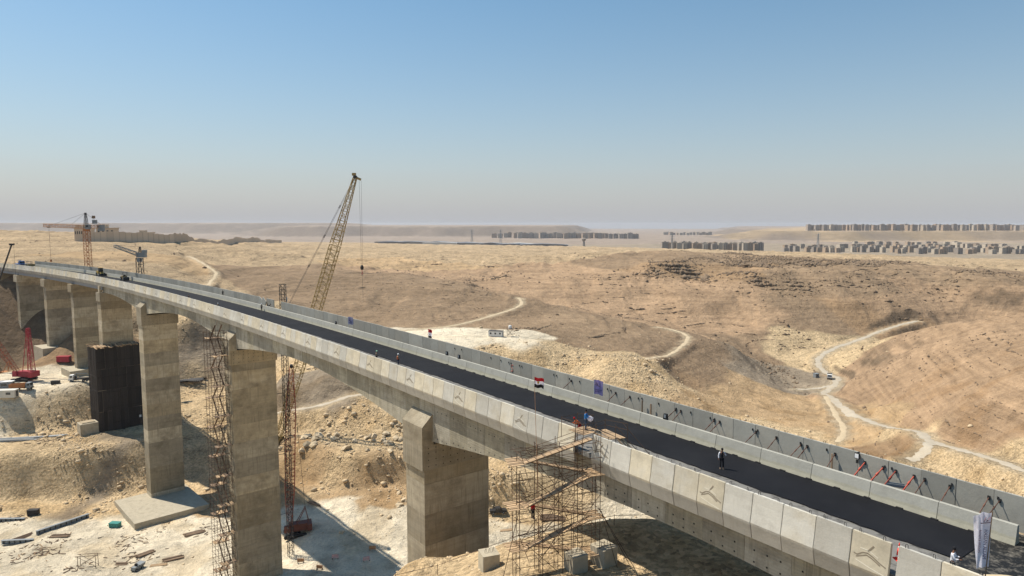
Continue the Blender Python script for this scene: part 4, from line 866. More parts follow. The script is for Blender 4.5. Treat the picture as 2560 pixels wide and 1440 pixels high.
# ---------------------------------------------------------------- hoist mast behind the deck
def hoist_mast():
    p = BP(156.5, 15.0); gz = ground(p.x, p.y); root = thing('hoist_mast', 'slender dark lattice hoist mast rising past the deck behind the wall gap', 'hoist mast', (p.x, p.y, gz), heading(156))
    H = 100 - 15.2 - gz; n = 11
    key = MB().lattice((0, 0, 0), (0, 0, H / n - 0.04), 1.25, 1.25, 5, 0.075, 0.05); me = mesh('mast_section', key.v, key.f, M['darksteel'])
    for k in range(n): inst(me, 'mast_section', root, (0, 0, k * H / n))
    for z in (12, 28, 44, 56): MB().tube((0, 0.5, z), (0.5, 5.5 if z < 50 else 1.4, z), 0.07, n=4).build('mast_tie', M['darksteel'], root)
    MB().box((0, -1.0, H - 4.0), (0.5, 0.08, 1.3)).build('sign_plate', M['white'], root)
hoist_mast()
# ---------------------------------------------------------------- formwork tower round the fourth pier
def formwork_tower():
    sA, sB, oA, oB = 281.5, 292.5, -3.6, 12.0; c = BP(287, 4.2); gz = ground(BP(281.5, -3.6).x, BP(281.5, -3.6).y) - 0.6; zt = 100 - 46.5
    root = thing('formwork_tower', 'dark rusty steel formwork tower clad in ribbed sheets round a pier base', 'formwork', (c.x, c.y, gz), heading(287))
    X, Y0, Y1, H = 5.6, 7.8, -7.8, zt - gz
    def sheet(w):
        mb = MB(); mb.box((0, 0, 0.5), (w * 0.985, 0.12, 1.0))
        for x in (-0.42, -0.25, -0.08, 0.08, 0.25, 0.42): mb.box((x * w, 0.14, 0.5), (0.08, 0.22, 0.99), mi=1)
        return mesh('formwork_sheet', mb.v, mb.f, [M['formwork'], M['ribsteel']], False, mb.m)
    nL, nS, rowsn = 11, 8, 4; ml, msd = sheet(15.6 / nL), sheet(11.2 / nS)
    for r_ in range(rowsn):
        hh = H / rowsn
        for k in range(nL):
            y = Y1 + (k + 0.5) * 15.6 / nL; jo = rs.uniform(-0.12, 0.12)
            inst(ml, 'formwork_sheet', root, (-X + jo, y, r_ * hh), (0, 0, math.pi / 2), (1, 1, hh * 0.992))
        for k in range(nS):
            x = -X + (k + 0.5) * 11.2 / nS
            inst(msd, 'formwork_sheet', root, (x, Y0 + rs.uniform(-0.1, 0.1), r_ * hh), (0, 0, 0), (1, 1, hh * 0.992))
            if r_ == rowsn - 1: inst(msd, 'formwork_sheet', root, (x, Y1, r_ * hh), (0, 0, math.pi), (1, 1, hh * 0.992))
    for z in np.arange(3.5, H - 1, 6.0):
        MB().box((-X - 0.22, 0, z), (0.12, 15.9, 0.1)).build('waler', M['formwork'], root); MB().box((0, Y0 + 0.22, z), (11.4, 0.12, 0.1)).build('waler', M['formwork'], root)
    for k in range(44):
        y = rs.uniform(Y1, Y0); a = rs.uniform(-0.3, 0.3); L = rs.uniform(1.6, 3.6)
        plank_obj('timber_end', (-X - rs.uniform(0.4, 1.8), y, H + rs.uniform(-0.2, 0.5)), (-X - 0.2 + L, y + a, H + rs.uniform(0.1, 0.8)), 0.42, 0.2, M['wood'], root)
    for k in range(12):
        x = rs.uniform(-X, X); plank_obj('timber_end', (x, Y0 + rs.uniform(0.3, 1.1), H + rs.uniform(-0.3, 0.4)), (x + rs.uniform(-.4, .4), Y0 - 2, H + rs.uniform(0, 0.5)), 0.3, 0.14, M['wood'], root)
    for k in range(10): tube_obj('starter_bar', (rs.uniform(-X, X), rs.uniform(Y1, Y0), H - 0.4), (rs.uniform(-X, X), rs.uniform(Y1, Y0), H + 1.4), 0.05, M['rust'], root)
    MB().box((-X - 0.3, -6.2, 4.2), (0.05, 0.8, 0.9)).build('notice_board', M['white'], root)
formwork_tower()
# ---------------------------------------------------------------- cranes
def crawler(name, label, loc, rz, paint, lat, boom_top, boom_w, bays, gantry=True, scale=1.0, lean=None, mastm=None, chord=0.10):
    """tracked lattice crane; boom_top is relative to the slew centre in world axes"""
    root = thing(name, label, 'crane', loc, 0)
    R = Matrix.Rotation(rz, 3, 'Z'); k = scale
    def part(mb, nm, m, smooth=False): return mb.build(nm, m, root, smooth, rz=rz)
    for sgn in (-1, 1):
        tr = MB(); pts = []
        for x, z in ((-3.6, 0.35), (-3.2, 0.0), (3.2, 0.0), (3.6, 0.35), (3.6, 0.8), (3.2, 1.15), (-3.2, 1.15), (-3.6, 0.8)): pts.append(Vector((x * k, sgn * 2.5 * k - 0.45 * k, z * k)))
        tr.prism(pts, (0, 0, 0), (0, 0.9 * k, 0)); part(tr, 'track', M['rubber'])
    part(MB().box((0, 0, 1.0 * k), (3.4 * k, 4.4 * k, 0.7 * k)), 'carbody', M['darksteel'])
    part(MB().lathe([(1.3 * k, 1.3 * k), (1.3 * k, 1.7 * k)], n=14), 'slew_ring', M['darksteel'])
    hs_ = MB().box((-1.2 * k, 0, 2.9 * k), (6.0 * k, 3.0 * k, 2.3 * k)); part(hs_, 'house', paint)
    part(MB().box((-4.6 * k, 0, 2.8 * k), (1.5 * k, 4.4 * k, 2.2 * k)), 'counterweight', paint)
    cb = MB().box((2.5 * k, 1.6 * k, 3.0 * k), (2.0 * k, 1.2 * k, 2.2 * k), top=0.86); c_ = part(cb, 'cab', paint)
    MB().box((3.42 * k, 1.6 * k, 3.3 * k), (0.1 * k, 1.0 * k, 1.2 * k)).build('cab_window', M['glass'], c_)
    foot = R @ Vector((1.8 * k, 0, 2.2 * k)); top = Vector(boom_top); n = 4; side = (R @ Vector((0, 1, 0)))
    d = top - foot
    upv = side.cross(d.normalized())
    for q in range(n):
        a, b = q / n, (q + 1) / n - 0.004
        w0 = boom_w * (0.45 if q == 0 else 1.0); w1 = boom_w * (0.35 if q == n - 1 else 1.0)
        MB().lattice(foot + d * a, foot + d * b, w0, w1, bays // n, chord * k, chord * 0.58 * k, up=upv).build('boom_section', lat, root)
    MB().tube(top - side * 0.8 * k, top + side * 0.8 * k, 0.55 * k, n=10).build('head_sheave', M['darksteel'], root)
    gt = R @ Vector((-3.4 * k, 0, 9.0 * k)) if mastm is None else Vector(mastm)
    gm = MB()
    for y in (-1, 1):
        gm.tube(R @ Vector((-0.6 * k, y * 1.2 * k, 4 * k)), gt + side * y * 0.5, 0.13 * k, n=5); gm.tube(R @ Vector((-4.4 * k, y * 1.2 * k, 4 * k)), gt + side * y * 0.5, 0.11 * k, n=5)
    gm.tube(gt - side * 0.8, gt + side * 0.8, 0.2 * k, n=5); gm.build('gantry', paint, root)
    for y in (-1, 1):
        MB().tube(gt + side * y * 0.5, top + side * y * 0.5, 0.05 * k, n=4).build('pendant_rope', M['rope'], root)
        for t in (0.55, 0.7, 0.85):
            pp = (gt + side * y * 0.5).lerp(top + side * y * 0.5, t); dd = (top - gt).normalized() * 0.6
            MB().tube(pp - dd, pp + dd, 0.11 * k, n=5).build('pendant_link', M['darksteel'], root)
    return root, top
def hook(root, top, z_block, drop, m=None):
    t = Vector(top)
    for y in (-0.35, 0.35): MB().tube((t.x + y, t.y, t.z), (t.x + y * 0.6, t.y, z_block), 0.035, n=4).build('hoist_rope', M['rope'], root)
    MB().lathe([(0.15, -0.9), (0.55, -0.6), (0.62, 0.2), (0.3, 0.8)], (t.x, t.y, z_block - 0.6), 8).build('hook_block', M['darksteel'], root)
    hk = MB().path([Vector((t.x, t.y, z_block - 1.4)), Vector((t.x, t.y, z_block - 2.2)), Vector((t.x + 0.3, t.y, z_block - 2.6)), Vector((t.x, t.y, z_block - 3.0)), Vector((t.x - 0.3, t.y, z_block - 2.6))], 0.12); hk.build('hook', M['red'], root)
    if drop: MB().tube((t.x, t.y, z_block - 2.8), (t.x + 0.2, t.y, z_block - drop), 0.04, n=4).build('sling', M['rope'], root)
# yellow crane behind the second pier, boom high above the deck
yl = G(-84, 233); ytop = Vector((-53.6, 236, 116.0)) - yl
yr, yt = crawler('lattice_boom_crane', 'huge dusty yellow lattice boom crane towering behind the deck', yl, math.radians(-5), M['boomtan'], M['boomtan'], ytop, 3.0, 56, mastm=(-5.5, -1, 27), chord=0.15)
hook(yr, ytop + Vector((1.6, 0.3, -1.2)), 85.6 - yl.z, 12.0)
MB().tube(ytop + Vector((-0.2, 0, 0)), ytop + Vector((1.9, 0.3, -0.9)), 0.45, n=6).build('jib_nose', M['boomtan'], yr)
MB().box(ytop + Vector((-0.4, 0, 0.9)), (1.2, 1.2, 0.9)).build('head_platform', M['boomtan'], yr)
# red crane on the valley floor between the piers
rl = G(-60.9, 184.5); rr_, rt = crawler('lattice_boom_crane', 'rust red lattice boom crane parked on the valley floor under the deck', rl, math.radians(200), M['oxide'], M['redlat'], Vector((0.2, 0.5, 48.0)), 2.5, 44, scale=0.85, mastm=(3.0, 0, 8))
# red crawler on the left bench
ll = G(-200.5, 276.0); lr, lt = crawler('crawler_crane', 'crimson crawler crane with steep boom on the bench at the left edge', ll, math.radians(172), M['red'], M['redlat'], Vector((-27, -6, 46)), 2.2, 36, scale=1.0, mastm=(2.4, 0.5, 21.5))
MB().lattice((3.2, 0.3, 3.4), (2.4, 0.5, 21.3), 1.6, 1.2, 12, 0.11, 0.06).build('back_mast', M['red'], lr)
ol = G(-231, 306); orr, ot = crawler('crawler_crane', 'orange crawler crane half hidden at the left edge beyond the red one', ol, math.radians(160), M['orange'], M['darksteel'], Vector((-22, -4, 40)), 2.0, 28, scale=0.9)
# tower crane beyond the far spans
def tower_crane():
    p = Vector((-197.5, 318.0, 0)); p.z = ground(p.x, p.y); root = thing('tower_crane', 'orange tower crane with faded jib and pale cab beyond the far deck', 'crane', p)
    H = 100 - 3.2 - p.z; n = 8; key = MB().lattice((0, 0, 0), (0, 0, H / n - 0.03), 2.2, 2.2, 4, 0.13, 0.08); me = mesh('mast_section', key.v, key.f, M['orange'])
    for k in range(n): inst(me, 'mast_section', root, (0, 0, k * H / n))
    MB().lathe([(1.5, 0), (1.5, 1.0)], (0, 0, H), 12).build('slew_unit', M['orange'], root)
    cab = MB().box((1.7, -1.4, H + 1.9), (1.7, 1.6, 2.2)); c_ = cab.build('cab', M['greysteel'], root); MB().box((1.7, -2.22, H + 2.2), (1.3, 0.06, 1.1)).build('cab_window', M['glass'], c_)
    MB().lattice((0, 0, H + 1.0), (0, 0, H + 8.4), 1.6, 0.5, 5, 0.12, 0.07).build('tower_peak', M['darksteel'], root)
    jt = Vector((-15.0, -7, H + 2.6)); MB().lattice((-0.8, -0.4, H + 1.9), jt, 1.6, 1.3, 14, 0.14, 0.09).build('jib', M['salmon'], root)
    cj = Vector((6.0, 2.8, H + 2.2)); MB().lattice((0.8, 0.4, H + 1.9), cj, 1.4, 1.4, 5, 0.13, 0.08).build('counter_jib', M['salmon'], root)
    MB().box(cj + Vector((-0.6, -0.3, -0.8)), (2.4, 1.8, 2.8)).build('counterweight', M['greysteel'], root); MB().box((3.2, 1.4, H + 4.2), (1.6, 1.4, 1.8)).build('winch_house', M['greysteel'], root)
    MB().box((2.9, 1.2, H + 6.4), (1.1, 0.9, 1.3)).build('electric_box', M['oldwood'], root)
    for q in (jt.lerp(Vector((0, 0, H + 2)), 0.15), jt.lerp(Vector((0, 0, H + 2)), 0.6), cj): MB().tube((0, 0, H + 8.3), q, 0.05, n=4).build('tie_bar', M['rope'], root)
    hp = jt.lerp(Vector((0, 0, H + 2.3)), 0.12); MB().box(hp + Vector((0, 0, -0.8)), (1.2, 0.9, 0.5)).build('trolley', M['darksteel'], root)
    MB().tube(hp, (hp.x, hp.y, H - 13), 0.06, n=4).build('hoist_rope', M['rope'], root); MB().lathe([(0.3, -0.6), (0.5, 0), (0.3, 0.6)], (hp.x, hp.y, H - 13.5), 8).build('hook_block', M['orange'], root)
tower_crane()
def derrick():
    p = Vector((-152.0, 278.5, 0)); p.z = ground(p.x, p.y); root = thing('luffing_crane', 'small grey luffing crane on a dark mast beyond the deck', 'crane', p)
    H = 100 - 13.8 - p.z; n = 6; key = MB().lattice((0, 0, 0), (0, 0, H / n - 0.03), 2.0, 2.0, 4, 0.13, 0.085); me = mesh('mast_section', key.v, key.f, M['darksteel'])
    for k in range(n): inst(me, 'mast_section', root, (0, 0, k * H / n))
    MB().box((0.9, 0, H + 1.2), (3.6, 1.7, 1.9)).build('machine_deck', M['greysteel'], root); MB().box((2.2, 0, H + 2.7), (1.5, 1.5, 1.2)).build('counterweight', M['greysteel'], root)
    MB().lathe([(1.1, -1.6), (1.2, 0)], (0, 0, H), 10).build('slew_ring', M['greysteel'], root)
    MB().lattice((-0.8, 0, H + 1.6), (-4.4, -9.5, H + 5.2), 1.3, 0.9, 8, 0.12, 0.08).build('jib', M['greysteel'], root)
    MB().lattice((0.3, 0, H + 2.0), (0.4, 0, H + 4.6), 0.9, 0.4, 3, 0.1, 0.06).build('a_frame', M['darksteel'], root); MB().tube((0.4, 0, H + 4.5), (-4.0, -8.4, H + 5.4), 0.05, n=4).build('tie_bar', M['rope'], root)
derrick()
def telescopic():
    p = G(-236, 292); root = thing('telescopic_crane', 'dark telescopic boom reaching up past the left end of the deck', 'crane', p)
    MB().box((0, 0, 1.6), (10, 2.8, 1.0)).build('chassis', M['darksteel'], root); MB().box((-1, 0, 3.0), (4, 2.6, 1.8)).build('house', M['yellow'], root); MB().box((4.2, 0, 2.8), (1.8, 2.5, 1.7)).build('cab', M['yellow'], root)
    for x in (-4, -2.6, 2.2, 3.6):
        for y in (-1.3, 1.3): MB().tube((x, y - 0.2, 0.75), (x, y + 0.2, 0.75), 0.75, n=12).build('wheel', M['rubber'], root)
    f = Vector((-1.5, 0, 3.8)); t = Vector((-212.5, 290.5, 91.4)) - p
    for q, w in enumerate((1.0, 0.8, 0.62)):
        a, b = f.lerp(t, q / 3), f.lerp(t, (q + 1) / 3); MB().tube(a, b, w * 0.62, n=4).build('boom_stage', M['darksteel'], root)
    MB().box(t, (1.9, 0.8, 0.7)).build('boom_head', M['darksteel'], root); MB().tube(t + Vector((0.8, 0, 0)), t + Vector((0.8, 0, -14)), 0.05, n=4).build('hoist_rope', M['rope'], root)
telescopic()
# ---------------------------------------------------------------- vehicles and site plant
def wheels(root, xs, w, r, nm='wheel'):
    for x in xs:
        for y in (-w / 2, w / 2):
            wo = MB().tube((x, y - 0.16, r), (x, y + 0.16, r), r, n=12).build(nm, M['rubber'], root); MB().tube((x, y - 0.18, r), (x, y + 0.18, r), r * 0.5, n=8).build('hub', M['greysteel'], wo)
def truck(label, loc, rz, cabm, bodym, kind='dump', group=None):
    root = thing('site_truck', label, 'truck', loc, rz, group)
    MB().box((0, 0, 0.95), (7.2, 1.0, 0.3)).build('chassis', M['darksteel'], root)
    cb = MB().prism([Vector((2.1, 0, 0.8)), Vector((3.75, 0, 0.8)), Vector((3.75, 0, 1.9)), Vector((3.45, 0, 2.9)), Vector((2.1, 0, 2.95))], (0, -1.2, 0), (0, 1.2, 0)).build('cab', cabm, root)
    MB().add([(3.77, -1.0, 1.9), (3.77, 1.0, 1.9), (3.5, 1.0, 2.75), (3.5, -1.0, 2.75)], [(0, 1, 2, 3)]).build('windscreen', M['glass'], cb)
    for y in (-1.22, 1.22): MB().box((2.9, y, 2.3), (0.9, 0.03, 0.7)).build('side_window', M['glass'], cb)
    MB().box((3.8, 0, 0.9), (0.15, 2.3, 0.45)).build('bumper', M['darksteel'], root)
    for y in (-0.9, 0.9): MB().box((3.8, y, 1.35), (0.06, 0.3, 0.2)).build('headlight', M['white'], root)
    if kind == 'dump':
        b = MB(); b.prism([Vector((-3.7, 0, 1.2)), Vector((1.7, 0, 1.2)), Vector((1.9, 0, 2.7)), Vector((-3.9, 0, 2.5))], (0, -1.25, 0), (0, -1.13, 0)); b.prism([Vector((-3.7, 0, 1.2)), Vector((1.7, 0, 1.2)), Vector((1.9, 0, 2.7)), Vector((-3.9, 0, 2.5))], (0, 1.13, 0), (0, 1.25, 0))
        b.box((-1.0, 0, 1.26), (5.4, 2.3, 0.12)); b.box((1.75, 0, 2.0), (0.12, 2.3, 1.5)); b.box((-3.75, 0, 1.85), (0.12, 2.3, 1.3)); b.build('tipper_body', bodym, root)
        MB().box((-1.0, 0, 1.9), (5.1, 2.2, 0.5), top=0.7).build('load', M['road_sand'], root)
    elif kind == 'flat':
        MB().box((-1.1, 0, 1.3), (5.6, 2.4, 0.25)).build('flat_bed', bodym, root); MB().box((1.6, 0, 1.9), (0.15, 2.3, 1.0)).build('head_board', bodym, root)
        cr = MB().tube((1.2, 0, 1.4), (1.2, 0, 3.4), 0.2, n=6); cr.tube((1.2, 0, 3.4), (-2.6, 0, 3.0), 0.16, n=5); cr.build('loader_crane', M['greysteel'], root)
    wheels(root, (2.9, -1.4, -2.7), 2.2, 0.52); return root
truck('white-cabbed flatbed truck with loader crane parked below the formwork tower', G(-176, 273.5), math.radians(200), M['white'], M['darksteel'], 'flat')
truck('small white-cabbed dump truck driving down the pale wadi road', G(177.0, 374.2), math.radians(245), M['white'], M['greysteel'])
truck('orange tipper truck parked beside the cream cabin at the left edge', G(-191, 261), math.radians(10), M['greysteel'], M['orange'])
truck('blue flatbed truck on the deck at its far left end', BP(424, 7.5, 0.0), heading(424) + math.pi, M['blue'], M['blue'], 'flat')
def loader(label, loc, rz):
    r = thing('wheel_loader', label, 'loader', loc, rz)
    MB().box((-1.2, 0, 1.6), (3.0, 1.9, 1.2)).build('engine_body', M['yellow'], r); MB().box((1.2, 0, 1.3), (1.8, 1.2, 0.8)).build('front_frame', M['yellow'], r)
    c = MB().box((0.2, 0, 2.75), (1.5, 1.5, 1.5), top=0.9).build('cab', M['darksteel'], r); MB().box((0.97, 0, 2.8), (0.05, 1.2, 1.0)).build('cab_window', M['glass'], c); MB().box((0.2, 0, 3.55), (1.7, 1.7, 0.12)).build('cab_roof', M['yellow'], c)
    for y in (-0.55, 0.55): MB().tube((1.4, y, 1.7), (3.2, y, 0.6), 0.14, n=5).build('lift_arm', M['yellow'], r)
    MB().prism([Vector((3.1, 0, 0.1)), Vector((4.3, 0, 0.1)), Vector((3.5, 0, 0.35)), Vector((3.4, 0, 1.2)), Vector((3.1, 0, 1.2))], (0, -1.35, 0), (0, 1.35, 0)).build('bucket', M['darksteel'], r)
    wheels(r, (1.6, -1.7), 2.1, 0.75)
loader('yellow wheel loader with black cab on the far part of the deck', BP(319, 9.4, 0), heading(319) + math.pi)
def roller(label, loc, rz):
    r = thing('road_roller', label, 'road roller', loc, rz)
    MB().box((-0.9, 0, 1.2), (2.4, 1.6, 1.1)).build('engine_body', M['boomtan'], r); MB().tube((1.7, -1.0, 0.7), (1.7, 1.0, 0.7), 0.7, n=16).build('drum', M['darksteel'], r)
    MB().box((1.1, 0, 1.2), (2.2, 0.3, 0.35)).build('drum_frame', M['boomtan'], r); wheels(r, (-1.3,), 1.9, 0.72)
    c = MB()
    for x in (-0.2, 0.9):
        for y in (-0.7, 0.7): c.tube((x, y, 1.6), (x, y, 3.1), 0.05, n=4)
    c.box((0.35, 0, 3.15), (1.6, 1.8, 0.12)); c.build('canopy', M['darksteel'], r); MB().box((0.0, 0, 1.9), (0.6, 0.7, 0.6)).build('seat', M['rubber'], r)
roller('dark road roller with canopy rolling asphalt on the far deck', BP(288, 9.3, 0), heading(288) + math.pi)
def dozer(label, loc, rz):
    r = thing('paver', label, 'paver', loc, rz); MB().box((0, 0, 1.2), (4, 2.2, 1.2)).build('body', M['darksteel'], r); MB().box((-2.4, 0, 0.6), (1.4, 2.8, 0.8)).build('screed', M['darksteel'], r)
    MB().box((2.4, 0, 1.2), (1.6, 2.8, 1.0), top=1.2).build('hopper', M['boomtan'], r); c = MB()
    for x in (-0.9, 0.6):
        for y in (-0.9, 0.9): c.tube((x, y, 1.8), (x, y, 3.0), 0.05, n=4)
    c.box((-0.1, 0, 3.05), (2.2, 2.4, 0.12)); c.build('canopy', M['darksteel'], r)
    for y in (-1, 1): MB().box((0.3, y, 0.35), (3.2, 0.4, 0.6)).build('track', M['rubber'], r)
dozer('dark asphalt paver on the deck near the left end', BP(412, 8, 0), heading(412) + math.pi)
def container(name, label, cat, loc, rz, size, m, windows=0, door=True, roof=None):
    r = thing(name, label, cat, loc, rz); L, Wd, H = size
    b = MB().box((0, 0, H / 2 + 0.1), (L, Wd, H)); n = int(L / 0.6)
    for k in range(n):
        for y in (-Wd / 2, Wd / 2): b.box((-L / 2 + (k + 0.5) * L / n, y, H / 2 + 0.1), (L / n * 0.5, 0.06, H * 0.92))
    b.build('shell', m, r); MB().box((0, 0, H + 0.15), (L + 0.16, Wd + 0.16, 0.12)).build('roof', roof or m, r)
    for k in range(windows): MB().box((-L / 2 + (k + 0.5) * L / windows, -Wd / 2 - 0.05, H * 0.62), (L / windows * 0.35, 0.05, H * 0.32)).build('window', M['glass'], r)
    if door: MB().box((L / 2 + 0.03, 0, H * 0.5), (0.06, Wd * 0.4, H * 0.8)).build('door', M['darksteel'], r)
    for x in (-L / 2 + 0.3, L / 2 - 0.3): MB().box((x, 0, 0.0), (0.3, Wd, 0.25)).build('skid', M['darksteel'], r)
container('site_hut', 'white site hut with dark roof on the pale levelled pad', 'hut', G(-8.3, 350.5), math.radians(-12), (7.4, 3.2, 2.7), M['white'], 3, True, M['darksteel'])
container('site_cabin', 'cream portable cabin at the left edge below the red crane', 'cabin', G(-193.5, 255.2), math.radians(8), (9, 3, 2.8), M['cream'], 2)
container('site_cabin', 'pale blue-grey roofed cabin behind the cream one by the red crane', 'cabin', G(-198.6, 263.0), math.radians(14), (5.5, 2.8, 2.5), M['greysteel'], 1, True, M['white'])
container('storage_box', 'dark red storage box between the far pier footings', 'container', G(-199, 299), math.radians(4), (5.2, 2.5, 2.4), M['red'], 0)
container('guard_kiosk', 'tiny grey kiosk beside the wadi road', 'kiosk', G(175.8, 388.3), 0.3, (2.4, 2.2, 2.3), M['greysteel'], 1)
container('tool_crate', 'small dark box on the bench right of the red crane', 'box', G(-183, 269), 0.2, (3.0, 1.4, 1.2), M['darksteel'], 0, False)
container('generator_set', 'dark generator box on the valley floor near the steel beams', 'generator', G(-154, 212), 0.1, (3.1, 1.6, 1.6), M['darksteel'], 0)
container('rubbish_skip', 'green skip below the exposed pier footing', 'skip', G(-122.8, 203.5), -0.1, (3.0, 1.7, 1.2), M['green'], 0, False)
def parked_car():
    p = G(-4.0, 189.0); r = thing('parked_car', 'dark pickup parked under the deck right of the front pier', 'car', p, 0.15)
    MB().prism([Vector((-2.4, 0, 0.45)), Vector((2.4, 0, 0.45)), Vector((2.4, 0, 1.0)), Vector((1.2, 0, 1.1)), Vector((0.6, 0, 1.7)), Vector((-0.8, 0, 1.7)), Vector((-0.9, 0, 1.1)), Vector((-2.4, 0, 1.1))], (0, -0.9, 0), (0, 0.9, 0)).build('body', M['darksteel'], r)
    MB().box((-0.1, 0, 1.42), (1.0, 1.84, 0.4)).build('window', M['glass'], r); wheels(r, (-1.5, 1.5), 1.6, 0.36)
parked_car()
def tank_stand():
    p = G(-1.0, 351.5); r = thing('water_tank_stand', 'white water tank on a steel frame beside the site hut', 'water tank', p)
    for x in (-1.5, -0.5, 0.5, 1.5):
        for y in (-1.3, 1.3): tube_obj('leg', (x, y, -0.2), (x, y, 5.0), 0.06, M['rust'], r)
    for z in (1.4, 2.8, 4.0):
        for y in (-1.3, 1.3): tube_obj('ledger', (-1.8, y, z), (1.8, y, z + rs.uniform(-.2, .2)), 0.05, M['rust'], r)
    for y in (-1.3, 1.3): tube_obj('brace', (-1.5, y, 0.4), (1.5, y, 3.8), 0.05, M['rust'], r); tube_obj('brace', (1.5, y, 0.4), (-1.5, y, 3.8), 0.05, M['rust'], r)
    for k in range(6): plank_obj('deck_board', (-2.0, -1.3 + 0.52 * k, 4.1), (2.0, -1.3 + 0.52 * k, 4.1), 0.45, 0.08, M['oldwood'], r)
    MB().lathe([(0.8, 4.15), (0.85, 4.3), (0.85, 5.6), (0.6, 5.9), (0.3, 6.0)], n=14).build('tank', M['white'], r, True)
tank_stand()
# concrete test blocks
for k, (x, y, sx, lab) in enumerate(((-2.3, 65.4, 1.75, 'square concrete block with wire loops left of the scaffold foot'), (6.0, 61.6, 1.7, 'low concrete block at the bottom edge under the scaffold'), (8.8, 62.8, 1.9, 'tall concrete block at the right foot of the scaffold'))):
    p = G(x, y); r = thing('concrete_block', lab, 'block', p, 0.35 + 0.15 * k, 'concrete blocks round the scaffold foot')
    b = MB(); c = 0.07; h = sx * 0.95
    prof = [Vector((a * (sx / 2 - (c if i else 0)), b_ * (sx / 2 - (0 if i else c)), 0)) for a, b_, i in ((-1, -1, 1), (1, -1, 1), (1, -1, 0), (1, 1, 0), (1, 1, 1), (-1, 1, 1), (-1, 1, 0), (-1, -1, 0))]
    b.prism(prof, (0, 0, -0.25), (0, 0, h)); b.build('block', M['footing'], r)
    for q in range(3):
        x0 = -0.45 + 0.4 * q; MB().path([Vector((x0, -.1, h - 0.05)), Vector((x0, -.1, h + 0.3)), Vector((x0 + .15, 0, h + 0.38)), Vector((x0 + .2, .1, h - 0.05))], 0.02, 4).build('wire_loop', M['rust'], r)
p = G(-160.6, 252.5); r = thing('concrete_block', 'big hollow concrete block left of the formwork tower', 'block', p, heading(284))
MB().box((0, 0, 2.0), (5.0, 6.0, 4.4)).build('block', M['footing'], r); MB().box((0, 0, 4.35), (4.0, 5.0, 0.5), top=0.8).build('rubble_fill', M['rock'], r)
# stacks of timber and steel on the valley floor
def bundle(label, x, y, rz, L, Wd, rows_, m, name='timber_stack', cat='timber stack', r_=0.09, messy=0.12, square=True):
    p = G(x, y); root = thing(name, label, cat, p, rz)
    n = max(3, int(Wd / (r_ * 2.6)))
    for k in range(n):
        for q in range(rows_):
            if q and rs.random() < 0.25: continue
            yy = -Wd / 2 + (k + 0.5) * Wd / n; a = rs.uniform(-messy, messy); dx = rs.uniform(-0.15, 0.15) * L * 0.5; z = r_ + q * r_ * 2.1
            A, B_ = Vector((-L / 2 + dx, yy - a * L * 0.25, z)), Vector((L / 2 + dx, yy + a * L * 0.25, z + rs.uniform(-.03, .06)))
            (plank_obj('plank', A, B_, r_ * 2, r_ * 1.8, m, root) if square else tube_obj('bar', A, B_, r_, m, root))
for a in (('stack of dark planks beside the small frame at bottom left', -104, 185.5, 0.9, 4.6, 2.2, 2, M['oldwood']), ('reddish plank stack left of the stair scaffold foot', -94.5, 182.5, 0.55, 5.0, 2.0, 2, M['oldwood']),
          ('short loose planks at the bottom left of the green skip', -107.5, 180, 0.1, 3.0, 1.2, 2, M['oldwood']), ('thin plank stack near the bottom edge by the stair scaffold', -96.5, 178.3, 0.2, 4.2, 1.3, 1, M['wood']),
          ('splayed brown timbers in front of the exposed footing', -95.8, 198.5, 0.6, 5.4, 2.6, 2, M['oldwood']), ('long dark timbers stacked in the middle of the left floor', -135.6, 197, 0.1, 5.2, 2.0, 2, M['oldwood']),
          ('timber pile left under the shadow edge by the red crane', -59.5, 199.5, -0.5, 5.5, 1.6, 2, M['oldwood']), ('reddish board stack seen through the scaffold', 11.5, 186, 0.0, 6.5, 3.6, 3, M['oldwood']),
          ('pale boards on the floor right behind the front pier', -1.6, 180, 0.2, 3.4, 1.2, 1, M['wood'])): bundle(*a)
bundle('slanting bundle of rusty bars at far bottom left', -147.5, 199.5, 1.05, 8.0, 2.6, 1, M['rust'], 'steel_bar_bundle', 'steel bars', 0.1, 0.05, False)
bundle('dark scrap bars heaped behind the third pier', -155, 322, 0.1, 13, 6, 2, M['darksteel'], 'steel_bar_bundle', 'steel bars', 0.22, 0.4, False)
bundle('grey pipes laid along the left bench edge', -182, 243.5, 0.22, 16, 3.0, 2, M['greysteel'], 'pipe_stack', 'pipes', 0.22, 0.06, False)
bundle('second row of grey pipes on the bench nearer the formwork', -171, 247.5, 0.3, 9, 1.6, 1, M['greysteel'], 'pipe_stack', 'pipes', 0.2, 0.08, False)
def steel_girder(label, x, y, rz, L):
    p = G(x, y); r = thing('steel_girder', label, 'girder', p, rz); b = MB(); b.box((0, 0, 0.12), (L, 0.9, 0.08)); b.box((0, 0, 1.2), (L, 0.9, 0.08)); b.box((0, 0, 0.66), (L, 0.07, 1.0)); b.build('web_and_flanges', M['greysteel'], r)
    for k in range(int(L / 1.5)): MB().box((-L / 2 + 0.75 + 1.5 * k, 0, 0.66), (0.06, 0.8, 1.0)).build('stiffener', M['darksteel'], r)
steel_girder('long steel girder lying flat at the left edge of the floor', -163, 208.5, 0.03, 17); steel_girder('slanting steel girder on the floor left of the skip', -139.5, 204.5, 1.0, 15); steel_girder('short steel girder lying by the dark timbers', -146.5, 194.5, 0.1, 9)
